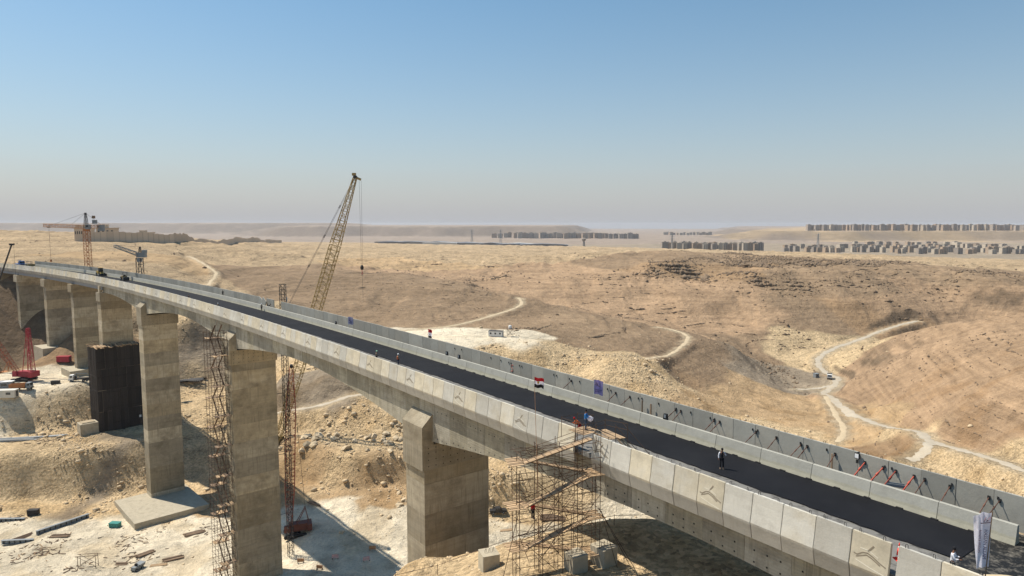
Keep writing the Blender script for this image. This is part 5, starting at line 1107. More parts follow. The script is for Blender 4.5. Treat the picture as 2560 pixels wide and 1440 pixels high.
def frame_stand():
    p = G(-115.5, 178.2); r = thing('steel_trestle', 'small rusty steel trestle frame at the bottom left', 'trestle', p, 0.1)
    for x in (-2.3, 2.3):
        for y in (-0.7, 0.7): tube_obj('leg', (x, y, -0.3), (x, y, 3.2), 0.07, M['rust'], r)
    for y in (-0.7, 0.7):
        tube_obj('top_rail', (-2.9, y, 3.2), (3.0, y, 3.3), 0.08, M['rust'], r); tube_obj('brace', (-2.3, y, 0.2), (2.3, y, 3.1), 0.05, M['rust'], r); tube_obj('brace', (2.3, y, 0.2), (-2.3, y, 3.1), 0.05, M['rust'], r)
    tube_obj('bottom_rail', (-2.3, -0.7, 0.2), (2.3, -0.7, 0.2), 0.06, M['rust'], r)
frame_stand()
def small_loader():
    p = G(-101.2, 176.6); r = thing('site_dumper', 'small grey dumper standing among the planks at the bottom', 'dumper', p, 1.3)
    MB().box((-0.6, 0, 0.9), (1.8, 1.3, 0.8)).build('engine', M['greysteel'], r); MB().box((1.0, 0, 1.1), (1.6, 1.5, 0.8), top=1.25).build('skip', M['greysteel'], r); MB().box((-0.4, 0, 1.6), (0.5, 0.6, 0.6)).build('seat', M['rubber'], r); wheels(r, (-1.0, 0.9), 1.4, 0.42)
small_loader()
# hurdles and signs round the shaded floor
def hurdle(label, x, y, rz, m, sign=False):
    p = G(x, y); r = thing('site_barrier', label, 'barrier', p, rz)
    MB().box((0, 0, 0.75), (1.7, 0.06, 0.9)).build('board', m, r)
    for z in (0.45, 0.75, 1.05): MB().box((0, -0.05, z), (1.72, 0.04, 0.12)).build('stripe', M['white'] if sign else M['wood'], r)
    for xx in (-0.7, 0.7): MB().box((xx, 0, 0.15), (0.08, 0.7, 0.3)).build('foot', M['darksteel'], r)
hurdle('orange hurdle at left of the bridge shadow', -54.5, 168.7, 0.1, M['orange']); hurdle('orange hurdle at the bottom edge inside the shadow', -48.1, 163.4, -0.2, M['orange']); hurdle('orange hurdle in the sun right of the bridge shadow', -36.5, 171.5, 0.15, M['orange'])
hurdle('red and white board left in the bridge shadow', -45.4, 168.1, 0.1, M['red'], True); hurdle('red and white board at the right rim of the bridge shadow', -36.9, 166.0, 0.3, M['red'], True)
# edge rail on the mound
er = thing('edge_rail', 'thin rusty guard rail along the edge of the mound by the front pier', 'guard rail', G(0, 70))
pts = [(-12.6, 70.5), (-8, 70.3), (-3.2, 69.8), (3, 70.5), (11, 70.8), (17, 71)]
for (a, b), (c, d) in zip(pts[:-1], pts[1:]):
    P0, P1 = G(a, b) - er.location, G(c, d) - er.location; tube_obj('post', P0, P0 + Vector((0, 0, 1.25)), 0.035, M['rust'], er); tube_obj('rail', P0 + Vector((0, 0, 1.1)), P1 + Vector((0, 0, 1.1)), 0.028, M['rust'], er)
tp = G(-12.0, 68.5); t = thing('tarpaulin', 'crumpled blue tarpaulin on the mound edge by the front pier', 'tarpaulin', tp)
b = MB(); tn = 9; pv2 = [Vector((i * 0.22 - 0.9, j * 0.2 - 0.8, 0.1 + 0.35 * abs(math.sin(i * 1.3 + j)) * (1 - ((i - 4) / 5) ** 2))) for j in range(tn) for i in range(tn)]
b.add(pv2, [(j * tn + i, j * tn + i + 1, (j + 1) * tn + i + 1, (j + 1) * tn + i) for j in range(tn - 1) for i in range(tn - 1)]); b.build('sheet', M['blue'], t)
# ---------------------------------------------------------------- small things on the deck
bk_ = thing('paint_bucket', 'red and white bucket on the parapet-side strip', 'bucket', BP(6.9, 2.6, -0.05))
MB().lathe([(0.28, 0), (0.36, 0.5), (0.36, 0.62)], n=14).build('pail', M['cone'], bk_, True); MB().lathe([(0.37, 0.55), (0.38, 0.72), (0.3, 0.75)], n=14).build('lid', M['helm_white'], bk_, True)
cn = thing('traffic_cone', 'red and white traffic cone standing in the parapet gap', 'traffic cone', BP(2.42, 0.42, 0.95))
MB().box((0, 0, 0.03), (0.5, 0.5, 0.06)).build('base', M['cone'], cn)
for k, (z0, z1) in enumerate(((0.06, 0.2), (0.2, 0.32), (0.32, 0.78), (0.78, 0.88), (0.88, 1.1))):
    f = lambda z: 0.19 * (1 - z / 1.25); MB().lathe([(f(z0), z0), (f(z1), z1)], n=12).build('band', M['helm_white'] if k in (1, 3) else M['cone'], cn, True)
fl = thing('flood_light', 'square floodlight hung on the top of the right wall', 'floodlight', BP(11.9, 13.55, 2.35), heading(11.9))
MB().box((0, 0.08, 0), (0.42, 0.12, 0.48)).build('housing', M['darksteel'], fl); MB().box((0, 0.15, 0), (0.32, 0.03, 0.36)).build('lens', M['helm_white'], fl); MB().box((0, 0.05, -0.5), (0.14, 0.1, 0.3)).build('ballast', M['darksteel'], fl); MB().box((0, -0.1, 0.27), (0.1, 0.4, 0.05)).build('hook', M['darksteel'], fl)
for s_, lab in ((72, 'small dark lamp on top of the barrier, nearer of a pair'), (75.5, 'small dark lamp on top of the barrier, farther of a pair'), (31.2, 'dark fitting on the barrier below the twin props'), (118, 'lone dark fitting on the far stretch of the barrier')):
    t = thing('barrier_lamp', lab, 'lamp', BP(s_, 11.45, 1.3), heading(s_)); MB().prism([Vector((-0.28, 0, 0)), Vector((0.28, 0, 0)), Vector((0.2, 0, 0.62)), Vector((-0.2, 0, 0.62))], (0, -0.12, 0), (0, 0.12, 0)).build('case', M['darksteel'], t); MB().box((0, 0.13, 0.36), (0.26, 0.03, 0.34)).build('lens', M['greysteel'], t)
t = thing('loose_formwork', 'grey steel channel dropped behind the barrier by the red props', 'steel channel', BP(8.3, 12.6, 1.05), heading(8) + 0.5); b = MB(); b.box((0, 0, 0), (1.3, 0.4, 0.06)); b.box((0, 0.2, 0.1), (1.3, 0.05, 0.22)); b.box((0, -0.2, 0.1), (1.3, 0.05, 0.22)); b.build('channel', M['greysteel'], t)
for k, (s_, h_) in enumerate(((36.3, 2.05), (35.0, 1.9), (14.0, 2.0))):
    t = thing('timber_post', ('slim dark timber post leaning on the wall right of the purple banner', 'wider dark timber post leaning on the wall right of the slim one', 'timber post standing behind the barrier near the floodlight')[k], 'post', BP(s_, 13.35, -0.05), heading(s_)); b = MB(); b.box((0, 0, h_ / 2), (0.16 + 0.06 * (k == 1), 0.1, h_), top=0.85); b.build('post', M['oldwood'], t); MB().box((0, 0, 0.04), (0.3, 0.3, 0.08)).build('foot', M['oldwood'], t)
sp_ = thing('sprayed_letter', 'red letter S sprayed on a right wall panel', 'graffiti', BP(61.4, 13.655, 1.35), heading(61.4))
sm = MB(); sp_pts = [(0.28, 0.42), (0.0, 0.5), (-0.25, 0.3), (-0.1, 0.08), (0.15, -0.08), (0.22, -0.3), (0.0, -0.48), (-0.28, -0.4)]
for (a, b_), (c, d) in zip(sp_pts[:-1], sp_pts[1:]): sm.tube((-a, 0, b_), (-c, 0, d), 0.045, n=4)
sm.build('stroke', M['redprop'], sp_)
# rebar cage at the near barrier end
rc = thing('rebar_cage', 'dark rebar starter bars beyond the barrier end', 'rebar', BP(-3.6, 12.6, 0), heading(-3.6))
for k in range(26):
    x, y = rs.uniform(-2.6, 2.6), rs.uniform(-0.5, 0.5); tube_obj('bar', (x, y, -0.1), (x + rs.uniform(-.1, .1), y, 0.95 + rs.uniform(-.1, .2)), 0.016, M['rust'], rc, 4)
for z in (0.25, 0.55, 0.85): tube_obj('tie_bar', (-2.7, 0.45, z), (2.7, 0.45, z), 0.016, M['rust'], rc, 4)
sd = G(0, 0); sd = BP(-2.6, 4.9, -0.06); me_ = MB(); n_ = 13
pts_ = [Vector((math.cos(2 * math.pi * k / n_) * (1.9 + 0.3 * math.sin(3 * k)), math.sin(2 * math.pi * k / n_) * (1.0 + 0.2 * math.cos(2 * k)), 0.0)) for k in range(n_)]; pts2 = [p * 0.55 + Vector((0, 0, 0.36)) for p in pts_]; pts3 = [p * 0.15 + Vector((0.1, 0, 0.5)) for p in pts_]
me_.add(pts_ + pts2 + pts3, [(k, (k + 1) % n_, n_ + (k + 1) % n_, n_ + k) for k in range(n_)] + [(n_ + k, n_ + (k + 1) % n_, 2 * n_ + (k + 1) % n_, 2 * n_ + k) for k in range(n_)] + [tuple(range(2 * n_, 3 * n_))])
sdo = me_.build('sand_heap', M['road_sand'], None, True, sd, heading(-2.6)); tag(sdo, 'small heap of pale sand on the near deck by the white flag', 'sand heap')

# litter of offcuts on the valley floor
def litter():
    rg = random.Random(55); mb = MB()
    cl = [(rg.uniform(-165, -92), rg.uniform(176, 212), rg.uniform(1.5, 5)) for q in range(16)] + [(rg.uniform(-185, -160), rg.uniform(240, 252), 3) for q in range(4)]
    for k in range(420):
        cx, cy, cr_ = cl[k % 20] if k < 330 else (-152, 268, 9)
        x, y = rg.gauss(cx, cr_), rg.gauss(cy, cr_ * 0.6)
        L = rg.uniform(0.3, 2.0); a = rg.uniform(0, 3.14); z = ground(x, y) + 0.08
        mb.box((x, y, z), (L, rg.uniform(0.1, 0.35), 0.12), Matrix.Rotation(a, 3, 'Z') @ Matrix.Rotation(rg.uniform(-.1, .1), 3, 'Y'), rg.choice((0, 0, 1, 2)))
    o = mb.build('site_litter', [M['oldwood'], M['rust'], M['wood']]); tag(o, 'timber and steel offcuts littering the valley floor', 'litter', kind='stuff')
litter()
# ---------------------------------------------------------------- people
def skinned(name, J, edges, m, parent, root=0, sub=1):
    me = bpy.data.meshes.new(name); me.from_pydata([j[0] for j in J], edges, []); me.materials.append(m)
    o = link(name, me, parent); md = o.modifiers.new('skin', 'SKIN'); md.use_smooth_shade = True
    for k, (p, r) in enumerate(J):
        sv_ = me.skin_vertices[0].data[k]; sv_.radius = (r, r) if not isinstance(r, tuple) else r; sv_.use_root = (k == root)
    if sub: sd_ = o.modifiers.new('sub', 'SUBSURF'); sd_.levels = sub; sd_.render_levels = sub
    return o
def person(label, loc, rz, top, legs, hat=None, pose='stand', hands=False, vest=None, k=1.0, group=None, sleeve=None, shoe='grey', hairc='black'):
    root = thing('person', label, 'person', loc, rz, group)
    cr = pose == 'crouch'; bend = pose == 'bend'
    hip = Vector((0, 0, 0.93)); lean = 0.0
    if cr: hip = Vector((-0.12, 0, 0.42)); lean = 0.22
    if bend: hip = Vector((-0.1, 0, 0.88)); lean = 0.45
    sp = lambda t: hip + Vector((lean * t, 0, 0.62 * t * (1 if not bend else 0.72)))
    neck = sp(0.93); head = sp(1.0) + Vector((0.06 + lean * 0.3, 0, 0.13))
    step = 0.16 if pose == 'walk' else 0.0
    feet = []; legsJ = []
    for sgn in (-1, 1):
        h = hip + Vector((0, sgn * 0.10, -0.04)); f = Vector((sgn * step, sgn * 0.13, 0.07))
        kn = (h + f) / 2 + Vector((0.05 + 0.03 * step, 0, 0.02))
        if cr: kn = Vector((0.36, sgn * 0.2, 0.48)); f = Vector((0.1, sgn * 0.17, 0.07))
        legsJ.append((h, kn, f)); feet.append(f)
    arms = []
    for sgn in (-1, 1):
        sh = sp(0.86) + Vector((0, sgn * 0.19, 0)); el = sh + Vector((-0.02, sgn * 0.09, -0.29)); wr = el + Vector((0.1, sgn * 0.0, -0.25))
        if pose == 'phone' and sgn > 0: el = sh + Vector((0.14, 0.14, -0.22)); wr = el + Vector((0.12, -0.1, 0.2))
        if pose == 'hold' or cr or bend: el = sh + Vector((0.12, sgn * 0.06, -0.26)); wr = el + Vector((0.24, -sgn * 0.06, 0.03))
        if pose == 'walk': wr = el + Vector((0.14 * -sgn + 0.05, 0, -0.23))
        arms.append((sh, el, wr))
    J = [(hip, (0.13, 0.105)), (sp(0.45), (0.12, 0.095)), (sp(0.8), (0.145, 0.1)), (neck, 0.055), (head, (0.078, 0.095)), (head + Vector((0.01, 0, 0.1)), (0.06, 0.075))]
    E_ = [(0, 1), (1, 2), (2, 3), (3, 4), (4, 5)]
    for (h, kn, f) in legsJ:
        b = len(J); J += [(h, 0.082), (kn, 0.058), (f, 0.042), (f + Vector((0.15, 0, -0.03)), 0.036)]; E_ += [(0, b), (b, b + 1), (b + 1, b + 2), (b + 2, b + 3)]
    for (sh, el, wr) in arms:
        b = len(J); d = (wr - el).normalized(); pm = wr + d * 0.07; J += [(sh, 0.06), (el, 0.043), (wr, 0.03), (pm, (0.036, 0.02))]; E_ += [(2, b), (b, b + 1), (b + 1, b + 2), (b + 2, b + 3)]
        if hands:
            u, w_ = frame_of(d)
            for q, ln in enumerate((0.07, 0.085, 0.08, 0.06)):
                c = len(J); o_ = u * (q - 1.5) * 0.02; J += [(pm + o_ + d * ln * 0.5, 0.009), (pm + o_ + d * ln + w_ * 0.02, 0.008)]; E_ += [(b + 3, c), (c, c + 1)]
            c = len(J); J += [(wr + d * 0.03 + u * 0.045, 0.011), (wr + d * 0.07 + u * 0.06, 0.009)]; E_ += [(b + 2, c), (c, c + 1)]
    skinned('body', J, E_, M['skin'], root)
    # clothes
    T = [(hip + Vector((0, 0, -0.12)), (0.15, 0.125)), (hip + Vector((0, 0, 0.02)), (0.155, 0.125)), (sp(0.45), (0.145, 0.12)), (sp(0.8), (0.17, 0.125)), (sp(0.9), (0.1, 0.08))]; TE = [(0, 1), (1, 2), (2, 3), (3, 4)]
    for (sh, el, wr) in (arms if not sleeve else []):
        b = len(T); T += [(sh, 0.078), (el, 0.058), (wr.lerp(el, 0.12), 0.044)]; TE += [(3, b), (b, b + 1), (b + 1, b + 2)]
    skinned('shirt', T, TE, M[top], root)
    if sleeve:
        for (sh, el, wr) in arms: skinned('sleeve', [(sh.lerp(sp(0.86), 0.4), 0.08), (sh, 0.08), (el, 0.06), (wr.lerp(el, 0.08), 0.046)], [(0, 1), (1, 2), (2, 3)], M[sleeve], root)
    if vest: skinned('vest', [(hip + Vector((0, 0, -0.02)), (0.17, 0.14)), (hip + Vector((0, 0, 0.06)), (0.19, 0.155)), (sp(0.45), (0.18, 0.15)), (sp(0.8), (0.2, 0.155)), (sp(0.9), (0.16, 0.13))], [(0, 1), (1, 2), (2, 3), (3, 4)], M[vest], root)
    Lg = [(hip, (0.14, 0.115))]; LE = []
    for (h, kn, f) in legsJ:
        b = len(Lg); Lg += [(h, 0.1), (kn, 0.076), (f + Vector((0, 0, 0.05)), 0.066)]; LE += [(0, b), (b, b + 1), (b + 1, b + 2)]
    skinned('trousers', Lg, LE, M[legs], root)
    for f in feet: MB().box(f + Vector((0.06, 0, -0.025)), (0.28, 0.1, 0.09), top=0.8).build('shoe', M[shoe], root)
    if hat: hb = MB().lathe([(0.155, 0.0), (0.15, 0.015), (0.115, 0.025), (0.11, 0.08), (0.07, 0.13), (0.02, 0.145)], head + Vector((0.0, 0, 0.1)), 12); hb.build('helmet', M[hat], root, True)
    else: MB().lathe([(0.098, -0.02), (0.108, 0.05), (0.08, 0.12), (0.02, 0.14)], head + Vector((-0.02, 0, 0.07)), 10).build('hair', M[hairc], root, True)
    for sgn in (-1, 1): MB().box(head + Vector((0.085, sgn * 0.032, 0.04)), (0.012, 0.02, 0.012)).build('eye', M['black'], root)
    MB().box(head + Vector((0.1, 0, 0.0)), (0.03, 0.02, 0.035)).build('nose', M['skin'], root)
    root.scale = (k, k, k); return root
def hdg(s, extra): return heading(s) + extra
person('man in black suit and white cuffs standing mid asphalt holding a phone', BP(20.7, 6.96, 0.0), math.radians(-100), 'black', 'black', None, 'phone', True, sleeve='shirt_white', k=1.03, shoe='khaki')
person('worker in blue jacket holding a cloth bag on the scaffold top platform', BP(31.35, 0.1, 2.2), math.radians(-20), 'sky', 'denim', None, 'hold', True, k=1.07)
person('worker in orange crouching behind the scaffold rail', BP(33.3, 1.0, 1.25), math.radians(200), 'hi_orange', 'red_cloth', None, 'bend', k=1.0, hairc='red_cloth')
person('worker in orange vest and white helmet at the road edge', BP(79.1, 4.7, -0.08), math.radians(40), 'khaki', 'navy', 'helm_white', 'walk', vest='hi_orange')
person('worker with pale green helmet half hidden behind the left parapet', BP(83.5, 3.2, -0.08), math.radians(30), 'khaki', 'navy', 'helm_green', 'stand')
person('dark clad worker standing against the barrier on the far asphalt', BP(159.5, 10.6, 0), math.radians(150), 'khaki', 'black', 'helm_white', 'stand')
person('dark clad worker behind the barrier at the wall gap', BP(160.5, 12.7, -0.08), math.radians(20), 'black', 'navy', None, 'bend')
person('dark clad worker striding behind the barrier near the leaning panels', BP(196, 12.8, 0.6), math.radians(140), 'black', 'black', None, 'walk')
person('worker with white helmet behind the left parapet on the far deck', BP(168.6, 2.7, -0.08), math.radians(60), 'khaki', 'navy', 'helm_white', 'stand')
person('worker in black crouching on the far asphalt edge', BP(200.5, 4.4, -0.05), math.radians(60), 'black', 'black', None, 'crouch')
person('man in white shirt bending over at the near parapet', BP(0.2, 2.6, 0.15), math.radians(-40), 'shirt_white', 'grey', None, 'hold', True, k=1.02)
person('worker in red shirt and blue cap at the bottom right corner', BP(-4.0, 4.6, -0.4), math.radians(150), 'red_cloth', 'navy', None, 'stand', hairc='blue', k=0.98)
person('worker in white helmet at the bottom right corner beside the red shirt', BP(-5.0, 5.2, -0.4), math.radians(170), 'grey', 'navy', 'helm_white', 'stand', k=0.98)
person('worker in red on the lower scaffold ramp', Vector((1.9, 60.4, 100 - 26.9)), math.radians(40), 'red_cloth', 'black', None, 'stand', k=0.95)
bag = thing('cloth_bag', 'bundled white cloth in the arms of the blue jacketed worker', 'cloth bag', BP(31.35, 0.1, 2.2) + Vector((0.42, -0.14, 1.12)))
bb = bmesh.new(); bmesh.ops.create_icosphere(bb, subdivisions=2, radius=0.3)
for v in bb.verts: v.co *= 1 + 0.3 * math.sin(v.co.x * 19 + v.co.z * 13) * math.cos(v.co.y * 17); v.co.z *= 0.8
bm2 = bpy.data.meshes.new('bundle'); bb.to_mesh(bm2); bb.free(); bm2.materials.append(M['flag_white']); link('bundle', bm2, bag)
ph = thing('mobile_phone', 'phone held up by the man in black', 'phone', BP(20.7, 6.96, 1.55) + Vector((-0.12, -0.33, 0)))
MB().box((0, 0, 0), (0.08, 0.015, 0.16)).build('case', M['rubber'], ph); MB().box((0, 0.012, 0), (0.07, 0.008, 0.14)).build('screen', M['glass'], ph)
# ---------------------------------------------------------------- flags and banners
for k_ in ('flag_white', 'lilac', 'banner', 'red_cloth'):                    # thin cloth lets light through
    nt = M[k_].node_tree; b = nt.nodes['Principled BSDF']; tr = N(nt, 'BsdfTranslucent'); mx = N(nt, 'MixShader'); mx.inputs[0].default_value = 0.5
    put(nt, tr.inputs['Color'], b.inputs['Base Color'].links[0].from_socket); out = nt.nodes['Material Output']
    nt.links.new(b.outputs[0], mx.inputs[1]); nt.links.new(tr.outputs[0], mx.inputs[2]); nt.links.new(mx.outputs[0], out.inputs['Surface'])
def flag_sheet(name, w, h, m, parent, origin, ax, wave=0.1, rows=(0, 1), nx=14, ny=8, droop=0.0, seed=0, sag=0.0, thick=0.006):
    """cloth between the heights rows[0]..rows[1] of a flag w x h hanging from its pole; ax is the wind direction"""
    ax = Vector(ax).normalized(); nrm = Vector((-ax.y, ax.x, 0)); rg = random.Random(seed); ph_ = rg.uniform(0, 6); vs = []
    for side in (-1, 1):
        for j in range(ny + 1):
            t = rows[0] + (rows[1] - rows[0]) * j / ny
            for i in range(nx + 1):
                u = i / nx; amp = wave * min(1, u * 2.2)
                off = amp * (math.sin(6.0 * u + 2.2 * t + ph_) + 0.45 * math.sin(13 * u - 4 * t + ph_ * 2))
                vs.append(origin + ax * (w * u * (1 - sag * t * u)) + nrm * (off + side * thick) + Vector((0, 0, -h * t - droop * u * u + 0.03 * math.sin(9 * u + ph_))))
    n1 = (nx + 1) * (ny + 1); fs = []
    for j in range(ny):
        for i in range(nx):
            a = j * (nx + 1) + i; fs.append((a, a + 1, a + nx + 2, a + nx + 1)); b = a + n1; fs.append((b + nx + 1, b + nx + 2, b + 1, b))
    return link(name, mesh(name, vs, fs, m, True), parent)
def text_on(body, size, m, parent, loc, rot, name='lettering', align='CENTER', sx=1.0):
    cu = bpy.data.curves.new(name, 'FONT'); cu.body = body; cu.size = size; cu.align_x = align; cu.align_y = 'CENTER'; cu.extrude = 0.006; cu.materials.append(m)
    tmp = bpy.data.objects.new('tmp', cu); me = bpy.data.meshes.new_from_object(tmp); me.name = name; bpy.data.objects.remove(tmp)
    o = link(name, me, parent); o.location = loc; o.rotation_euler = rot; o.scale = (sx, 1, 1); return o
def tricolour(label, base, top, ax, w, h, seed, polem):
    root = thing('national_flag', label, 'flag', base); T = Vector(top) - Vector(base)
    MB().tube((0, 0, 0), T, 0.03, 0.022, n=6).build('pole', polem, root)
    for k, m in enumerate(('red_cloth', 'flag_white', 'flag_black')): flag_sheet('stripe', w, h, M[m], root, T - Vector((0, 0, 0.03)), ax, 0.09, (k / 3, (k + 1) / 3), 14, 4, 0.08, seed)
    a = Vector(ax).normalized(); c = T + a * w * 0.42 + Vector((0, 0, -h * 0.5 - 0.03)) + Vector((-a.y, a.x, 0)) * -0.06
    em = MB(); em.lathe([(0.02, -0.1), (0.06, -0.03), (0.04, 0.06), (0.025, 0.1)], c, 8)
    for sgn in (-1, 1): em.box(c + a * sgn * 0.07 + Vector((0, 0, 0.02)), (0.06, 0.05, 0.13), Matrix.Rotation(0.3 * sgn, 3, 'Y'))
    em.build('eagle', M['gold'], root)
tricolour('red white and black national flag on a tall thin pole at the scaffold', G(2.6, 60.3), (2.0, 60.0, 86.4), (0.95, -0.3, 0), 0.86, 0.92, 3, M['salmon'])
tricolour('distant red white and black flag beyond the right wall', BP(86.5, 14.6, 0.0), BP(86.5, 14.6, 3.9), (0.5, -0.8, 0), 1.5, 1.7, 9, M['darksteel'])
# purple banner at the barrier
bb_ = BP(42.4, 11.62, 0.0); bn = thing('purple_banner', 'purple company banner on a pole at the barrier', 'banner', bb_)
MB().tube((0, 0, 0), (0, 0, 3.55), 0.025, n=6).build('pole', M['helm_white'], bn)
flag_sheet('cloth', 1.1, 1.72, M['banner'], bn, Vector((0, 0, 3.5)), (0.93, -0.36, 0), 0.05, (0, 1), 10, 12, 0.18, 5)
bx = Vector((0.93, -0.36, 0)).normalized(); rzb = math.atan2(bx.y, bx.x); nb = Vector((bx.y, -bx.x, 0))
text_on('HASSAN\nALLAM', 0.2, M['navy_ink'], bn, bx * 0.52 + nb * 0.1 + Vector((0, 0, 2.2)), (math.radians(90), 0.12, rzb), sx=1.15)
lg = MB()
for a, b in (((0.3, 3.3), (0.12, 2.85)), ((0.55, 3.2), (0.35, 2.9)), ((0.35, 2.9), (0.8, 2.66)), ((0.3, 3.05), (0.62, 2.72))): lg.tube(bx * a[0] + nb * 0.09 + Vector((0, 0, a[1])), bx * b[0] + nb * 0.09 + Vector((0, 0, b[1])), 0.035, n=4)
lg.build('logo', M['mauve_ink'], bn)
sb = BP(112.0, 11.4, 1.3); s2 = thing('small_banner', 'small lilac company banner on the far barrier', 'banner', sb)
MB().tube((0, 0, -0.2), (0, 0, 2.2), 0.03, n=5).build('pole', M['helm_white'], s2); flag_sheet('cloth', 1.15, 1.5, M['lilac'], s2, Vector((0, 0, 2.2)), (0.95, -0.3, 0), 0.06, (0, 1), 8, 8, 0.1, 6)
lg = MB(); 
for a, b in (((0.4, 1.9), (0.25, 1.5)), ((0.3, 1.5), (0.9, 1.2)), ((0.25, 1.05), (0.95, 1.0))): lg.tube(bx * a[0] + nb * 0.1 + Vector((0, 0, a[1])), bx * b[0] + nb * 0.1 + Vector((0, 0, b[1])), 0.05, n=4)
lg.build('logo', M['navy_ink'], s2)
# tall white flag at the near end
wb = BP(-1.5, 2.7, -0.45); wf = thing('white_company_flag', 'tall white company flag with dark lettering at the near deck end', 'flag', wb)
MB().tube((0, 0, 0), (0.22, 0, 5.35), 0.035, 0.028, n=6).build('pole', M['oldwood'], wf)
fx = Vector((-0.9, 0.25, 0)).normalized(); nf = Vector((fx.y, -fx.x, 0)) * -1
flag_sheet('cloth', 0.98, 3.35, M['flag_white'], wf, Vector((0.2, 0, 5.25)), fx, 0.13, (0, 1), 12, 26, 0.25, 12, sag=0.42)
cam_side = Vector((0, 0, 0)) - wb; cam_side.z = 0; cs = cam_side.normalized(); nf = nf if nf.dot(cs) > 0 else -nf
rzt = math.atan2(nf.y, nf.x) + math.pi / 2
def vtext(body, size, m, u, z, push):
    o = text_on(body, size, m, wf, Vector((0.2, 0, 0)) + fx * u + nf * push + Vector((0, 0, z)), (0, 0, 0))
    o.rotation_euler = (Matrix.Rotation(rzt, 3, 'Z') @ Matrix.Rotation(math.radians(90), 3, 'X') @ Matrix.Rotation(math.radians(-90), 3, 'Z')).to_euler()
vtext('HASSAN ALLAM', 0.26, M['navy_ink'], 0.33, 3.35, 0.2); vtext('ROADS & BRIDGES', 0.17, M['mauve_ink'], 0.62, 3.5, 0.2)
lg = MB()
for a, b in (((0.1, 5.05), (0.3, 4.75)), ((0.35, 5.0), (0.45, 4.7)), ((0.1, 4.72), (0.6, 4.6))): lg.tube(Vector((0.2, 0, 0)) + fx * a[0] + nf * 0.14 + Vector((0, 0, a[1])), Vector((0.2, 0, 0)) + fx * b[0] + nf * 0.14 + Vector((0, 0, b[1])), 0.03, n=4)
lg.build('logo', M['mauve_ink'], wf)
# ---------------------------------------------------------------- compound wall and the distant town
cwm = mat('compound_wall_render', (0.60, 0.48, 0.35), 0.9, 0.08, 0.05, 0, rnd=0.06); cwd = mat('compound_pilaster', (0.5, 0.40, 0.29), 0.9, 0.08, 0.05, 0)
cw = thing('compound_wall', 'long pale panelled compound wall on the left plateau', 'wall', (-340, 560, ground(-340, 560)))
cw['kind'] = 'thing'
WALL_PTS = [(-376.2, 597.5), (-345.8, 622.6), (-322, 652.6), (-372, 800), (-438, 1079), (-470, 1230), (-640, 1900)]
def wall_line(pts, bay):
    out = []
    for (a, b), (c, d) in zip(pts[:-1], pts[1:]):
        L = math.hypot(c - a, d - b); n = max(1, int(L / bay))
        for k in range(n): out.append((a + (c - a) * (k + 0.5) / n, b + (d - b) * (k + 0.5) / n, L / n, math.atan2(d - b, c - a)))
    return out
box1 = MB().box((0, 0, 0.5), (1, 1, 1)); BX = mesh('wall_bay', box1.v, box1.f, cwm); box2 = MB().box((0, 0, 0.5), (1, 1, 1)); BX2 = mesh('pilaster', box2.v, box2.f, cwd)
for (x, y, L, a) in wall_line(WALL_PTS[:4], 4.4) + wall_line(WALL_PTS[3:], 12.0):
    z = ground(x, y); inst(BX, 'wall_bay', cw, Vector((x, y, z - 2.5)) - cw.location, (0, 0, a), (L * 0.985, 0.5, 11.3)); inst(BX2, 'pilaster', cw, Vector((x - math.cos(a) * L / 2, y - math.sin(a) * L / 2, z - 3)) - cw.location, (0, 0, a), (0.6, 0.8, 11.6))
def villa(label, x, y, w, d, h, peak):
    r = thing('compound_house', label, 'house', (x, y, ground(x, y)), 0.15)
    MB().box((0, 0, h / 2 - 2), (w, d, h + 4)).build('wall', cwm, r); MB().box((0, 0, h + 0.4), (w + 1.4, d + 1.4, 0.8)).build('cornice', cwd, r); MB().box((-w * 0.2, 0, h + peak / 2), (w * 0.45, d * 0.5, peak)).build('roof_room', cwm, r); MB().box((-w * 0.2, 0, h + peak + 0.4), (w * 0.5, d * 0.55, 0.7)).build('roof_slab', cwd, r)
    for k in range(4): MB().box((-w * 0.36 + k * w * 0.24, -d / 2 - 0.05, h * 0.66), (w * 0.1, 0.2, h * 0.22)).build('window', M['glass'], r)
villa('largest house behind the compound wall, with a domed roof room', -428, 725, 18, 11, 8.5, 3.5); villa('square corner tower of the compound wall at its left end', -378, 600, 7, 7, 11.5, 2); villa('low house behind the compound wall right of the largest', -398, 745, 14, 10, 6.5, 2); villa('middle house behind the compound wall', -455, 735, 10, 9, 8, 3)
def tower_block(seed, tall):
    rg = random.Random(seed); b = MB(); n = rg.choice((3, 4)); b.box((0, 0, 0.47), (0.94, 0.94, 1.06), mi=0)
    for k in range(n):
        x = -0.5 + (k + 0.5) / n
        for y in (-0.48, 0.48): b.box((x, y, 0.5), (0.55 / n, 0.07, 0.98), mi=0); b.box((x + 0.5 / n, y * 0.99, 0.48), (0.16 / n, 0.05, 0.9), mi=1)
    [b.box((0, y, 0.1 + 0.115 * q), (0.9, 0.06, 0.035), mi=1) for q in range(8) for y in (-0.472, 0.472)]
    b.box((0.1, 0, 1.04), (0.3, 0.4, 0.09), mi=0); b.box((0, 0, 1.005), (1.0, 1.0, 0.02), mi=0)
    return b
tb_w = [mat('block_render_%d' % k, c, 0.9, 0.1, 0.02, 0, rnd=0.14) for k, c in enumerate(((0.40, 0.30, 0.21), (0.33, 0.28, 0.23), (0.46, 0.39, 0.30)))]; tb_d = mat('block_openings', (0.13, 0.115, 0.11), 0.6, 0.1, 0.05, 0)
TBM = []
for k in range(6):
    b = tower_block(k, True); TBM.append(mesh('apartment_block', b.v, b.f, [tb_w[k % 3], tb_d], False, b.m))
rt = random.Random(77)
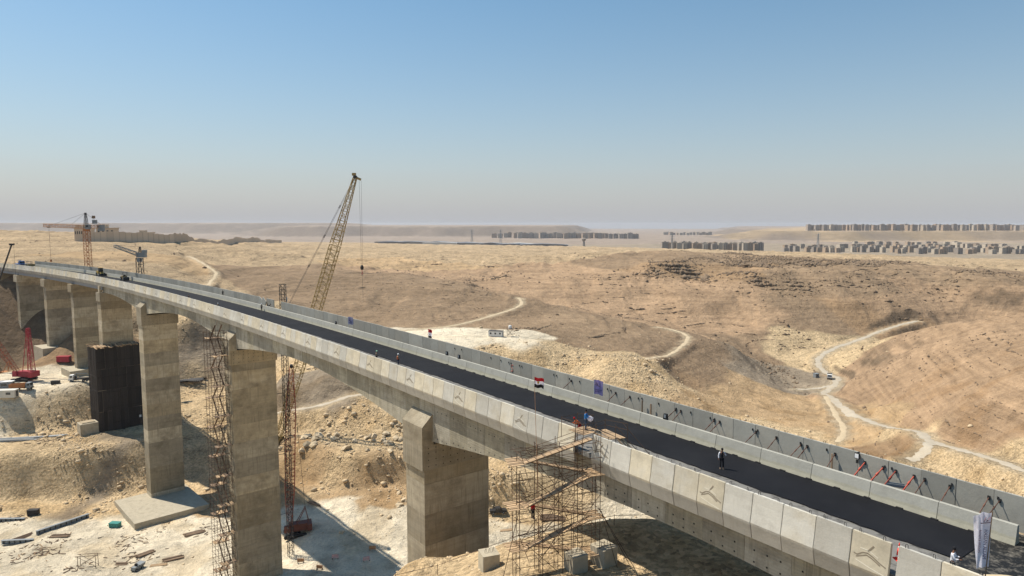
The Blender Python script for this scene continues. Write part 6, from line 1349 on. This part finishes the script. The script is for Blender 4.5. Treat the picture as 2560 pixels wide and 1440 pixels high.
def blocks(label, group, pts, w, h, sink=1.0, hv=0.25):
    for (x, y) in pts:
        hh = h * rt.uniform(1 - hv, 1.08); ww = w * rt.uniform(0.85, 1.2)
        o = inst(TBM[rt.randrange(6)], 'apartment_block', None, (x, y, ground(x, y) - sink), (0, 0, rt.uniform(-0.25, 0.25)), (ww, ww * rt.uniform(0.8, 1.2), hh)); tag(o, label, 'apartment block', group)
def row(px0, px1, Y, n, jit=0.25, skip=0.0):
    out = []
    for k in range(n):
        if rt.random() < skip: continue
        u = px0 + (px1 - px0) * (k + 0.5 + rt.uniform(-jit, jit)) / n; y = Y * rt.uniform(0.985, 1.015); out.append((u * y, y))
    return out
# bearings are tangents from the drone's footpoint
blocks('tan apartment block in the row along the top of the far right mesa', 'blocks on the right mesa', row(0.43, 0.80, 4480, 66, 0.12), 24, 40, 1.0, 0.12)
blocks('brown apartment block in the isolated cluster left of the right-hand town', 'blocks of the isolated cluster', row(0.219, 0.366, 2550, 20, 0.15) + row(0.225, 0.36, 2640, 14, 0.3), 19, 33, 1.0, 0.12)
blocks('grey apartment block in the hazy cluster below the middle escarpment', 'blocks below the middle escarpment', row(-0.028, 0.06, 5000, 12) + row(0.0, 0.12, 4850, 18) + row(0.075, 0.185, 4700, 20), 31, 38, 1.0, 0.15)
blocks('tiny hazy apartment block in the far row left of the right mesa', 'blocks in the farthest row', row(0.22, 0.292, 6300, 15, 0.15), 28, 26)
blocks('apartment block in the front rows of the right-hand town', 'front blocks of the right-hand town', row(0.396, 0.76, 2500, 44, 0.3, 0.1) + row(0.56, 0.8, 2350, 24, 0.4, 0.2), 16, 24, 1.0, 0.35)
blocks('low block in the rear rows of the right-hand town', 'rear blocks of the right-hand town', row(0.395, 0.72, 2900, 40, 0.4, 0.15) + row(0.50, 0.66, 3300, 14, 0.4), 19, 19, 1.0, 0.35)
shed = MB(); shed.box((0, 0, 0.35), (1, 1, 0.7)); shed.prism([Vector((-0.52, 0, 0.7)), Vector((0.52, 0, 0.7)), Vector((0, 0, 1.0))], (0, -0.52, 0), (0, 0.52, 0)); shm = [mesh('industrial_shed', shed.v, shed.f, mat('shed_roof_%d' % k, c, 0.6, 0.05, 0.02, 0)) for k, c in enumerate(((0.2, 0.2, 0.21), (0.3, 0.3, 0.3), (0.6, 0.6, 0.57)))]
for k in range(30):
    u = rt.uniform(-0.20, 0.09); y = rt.uniform(1950, 2500); x = u * y
    o = inst(shm[rt.choice((0, 0, 0, 1, 2))], 'industrial_shed', None, (x, y, ground(x, y) - 1), (0, 0, rt.uniform(-0.1, 0.1)), (rt.uniform(60, 150), rt.uniform(25, 50), rt.uniform(7, 11))); tag(o, 'long low industrial shed in the dark strip behind the rubble plateau', 'shed', 'industrial sheds behind the rubble plateau')
def pylon(label, x, y, h):
    r = thing('power_pylon', label, 'pylon', (x, y, ground(x, y))); MB().lattice((0, 0, -1), (0, 0, h), h * 0.16, 1.5, 9, h * 0.008, h * 0.006).build('tower', M['greysteel'], r)
    for z in (0.72, 0.84, 0.95): MB().tube((-h * 0.16, 0, h * z), (h * 0.16, 0, h * z), h * 0.01, n=4).build('cross_arm', M['greysteel'], r)
pylon('lattice pylon on the hazy plain right of the yellow boom', -170, 2900, 62); pylon('lattice pylon near the middle cluster of blocks', -60, 3600, 70); pylon('lattice pylon by the isolated brown cluster', 585, 2500, 62); pylon('lattice pylon in front of the right mesa', 1230, 2750, 66)
ct = thing('control_tower', 'slim control tower standing among the industrial sheds', 'tower', (255, 2430, ground(255, 2430))); MB().tube((0, 0, 0), (0, 0, 26), 5, 4, n=8).build('shaft', tb_w[1], ct); MB().lathe([(6, 26), (8, 30), (8, 34), (5, 36)], n=10).build('cab', tb_w[1], ct)
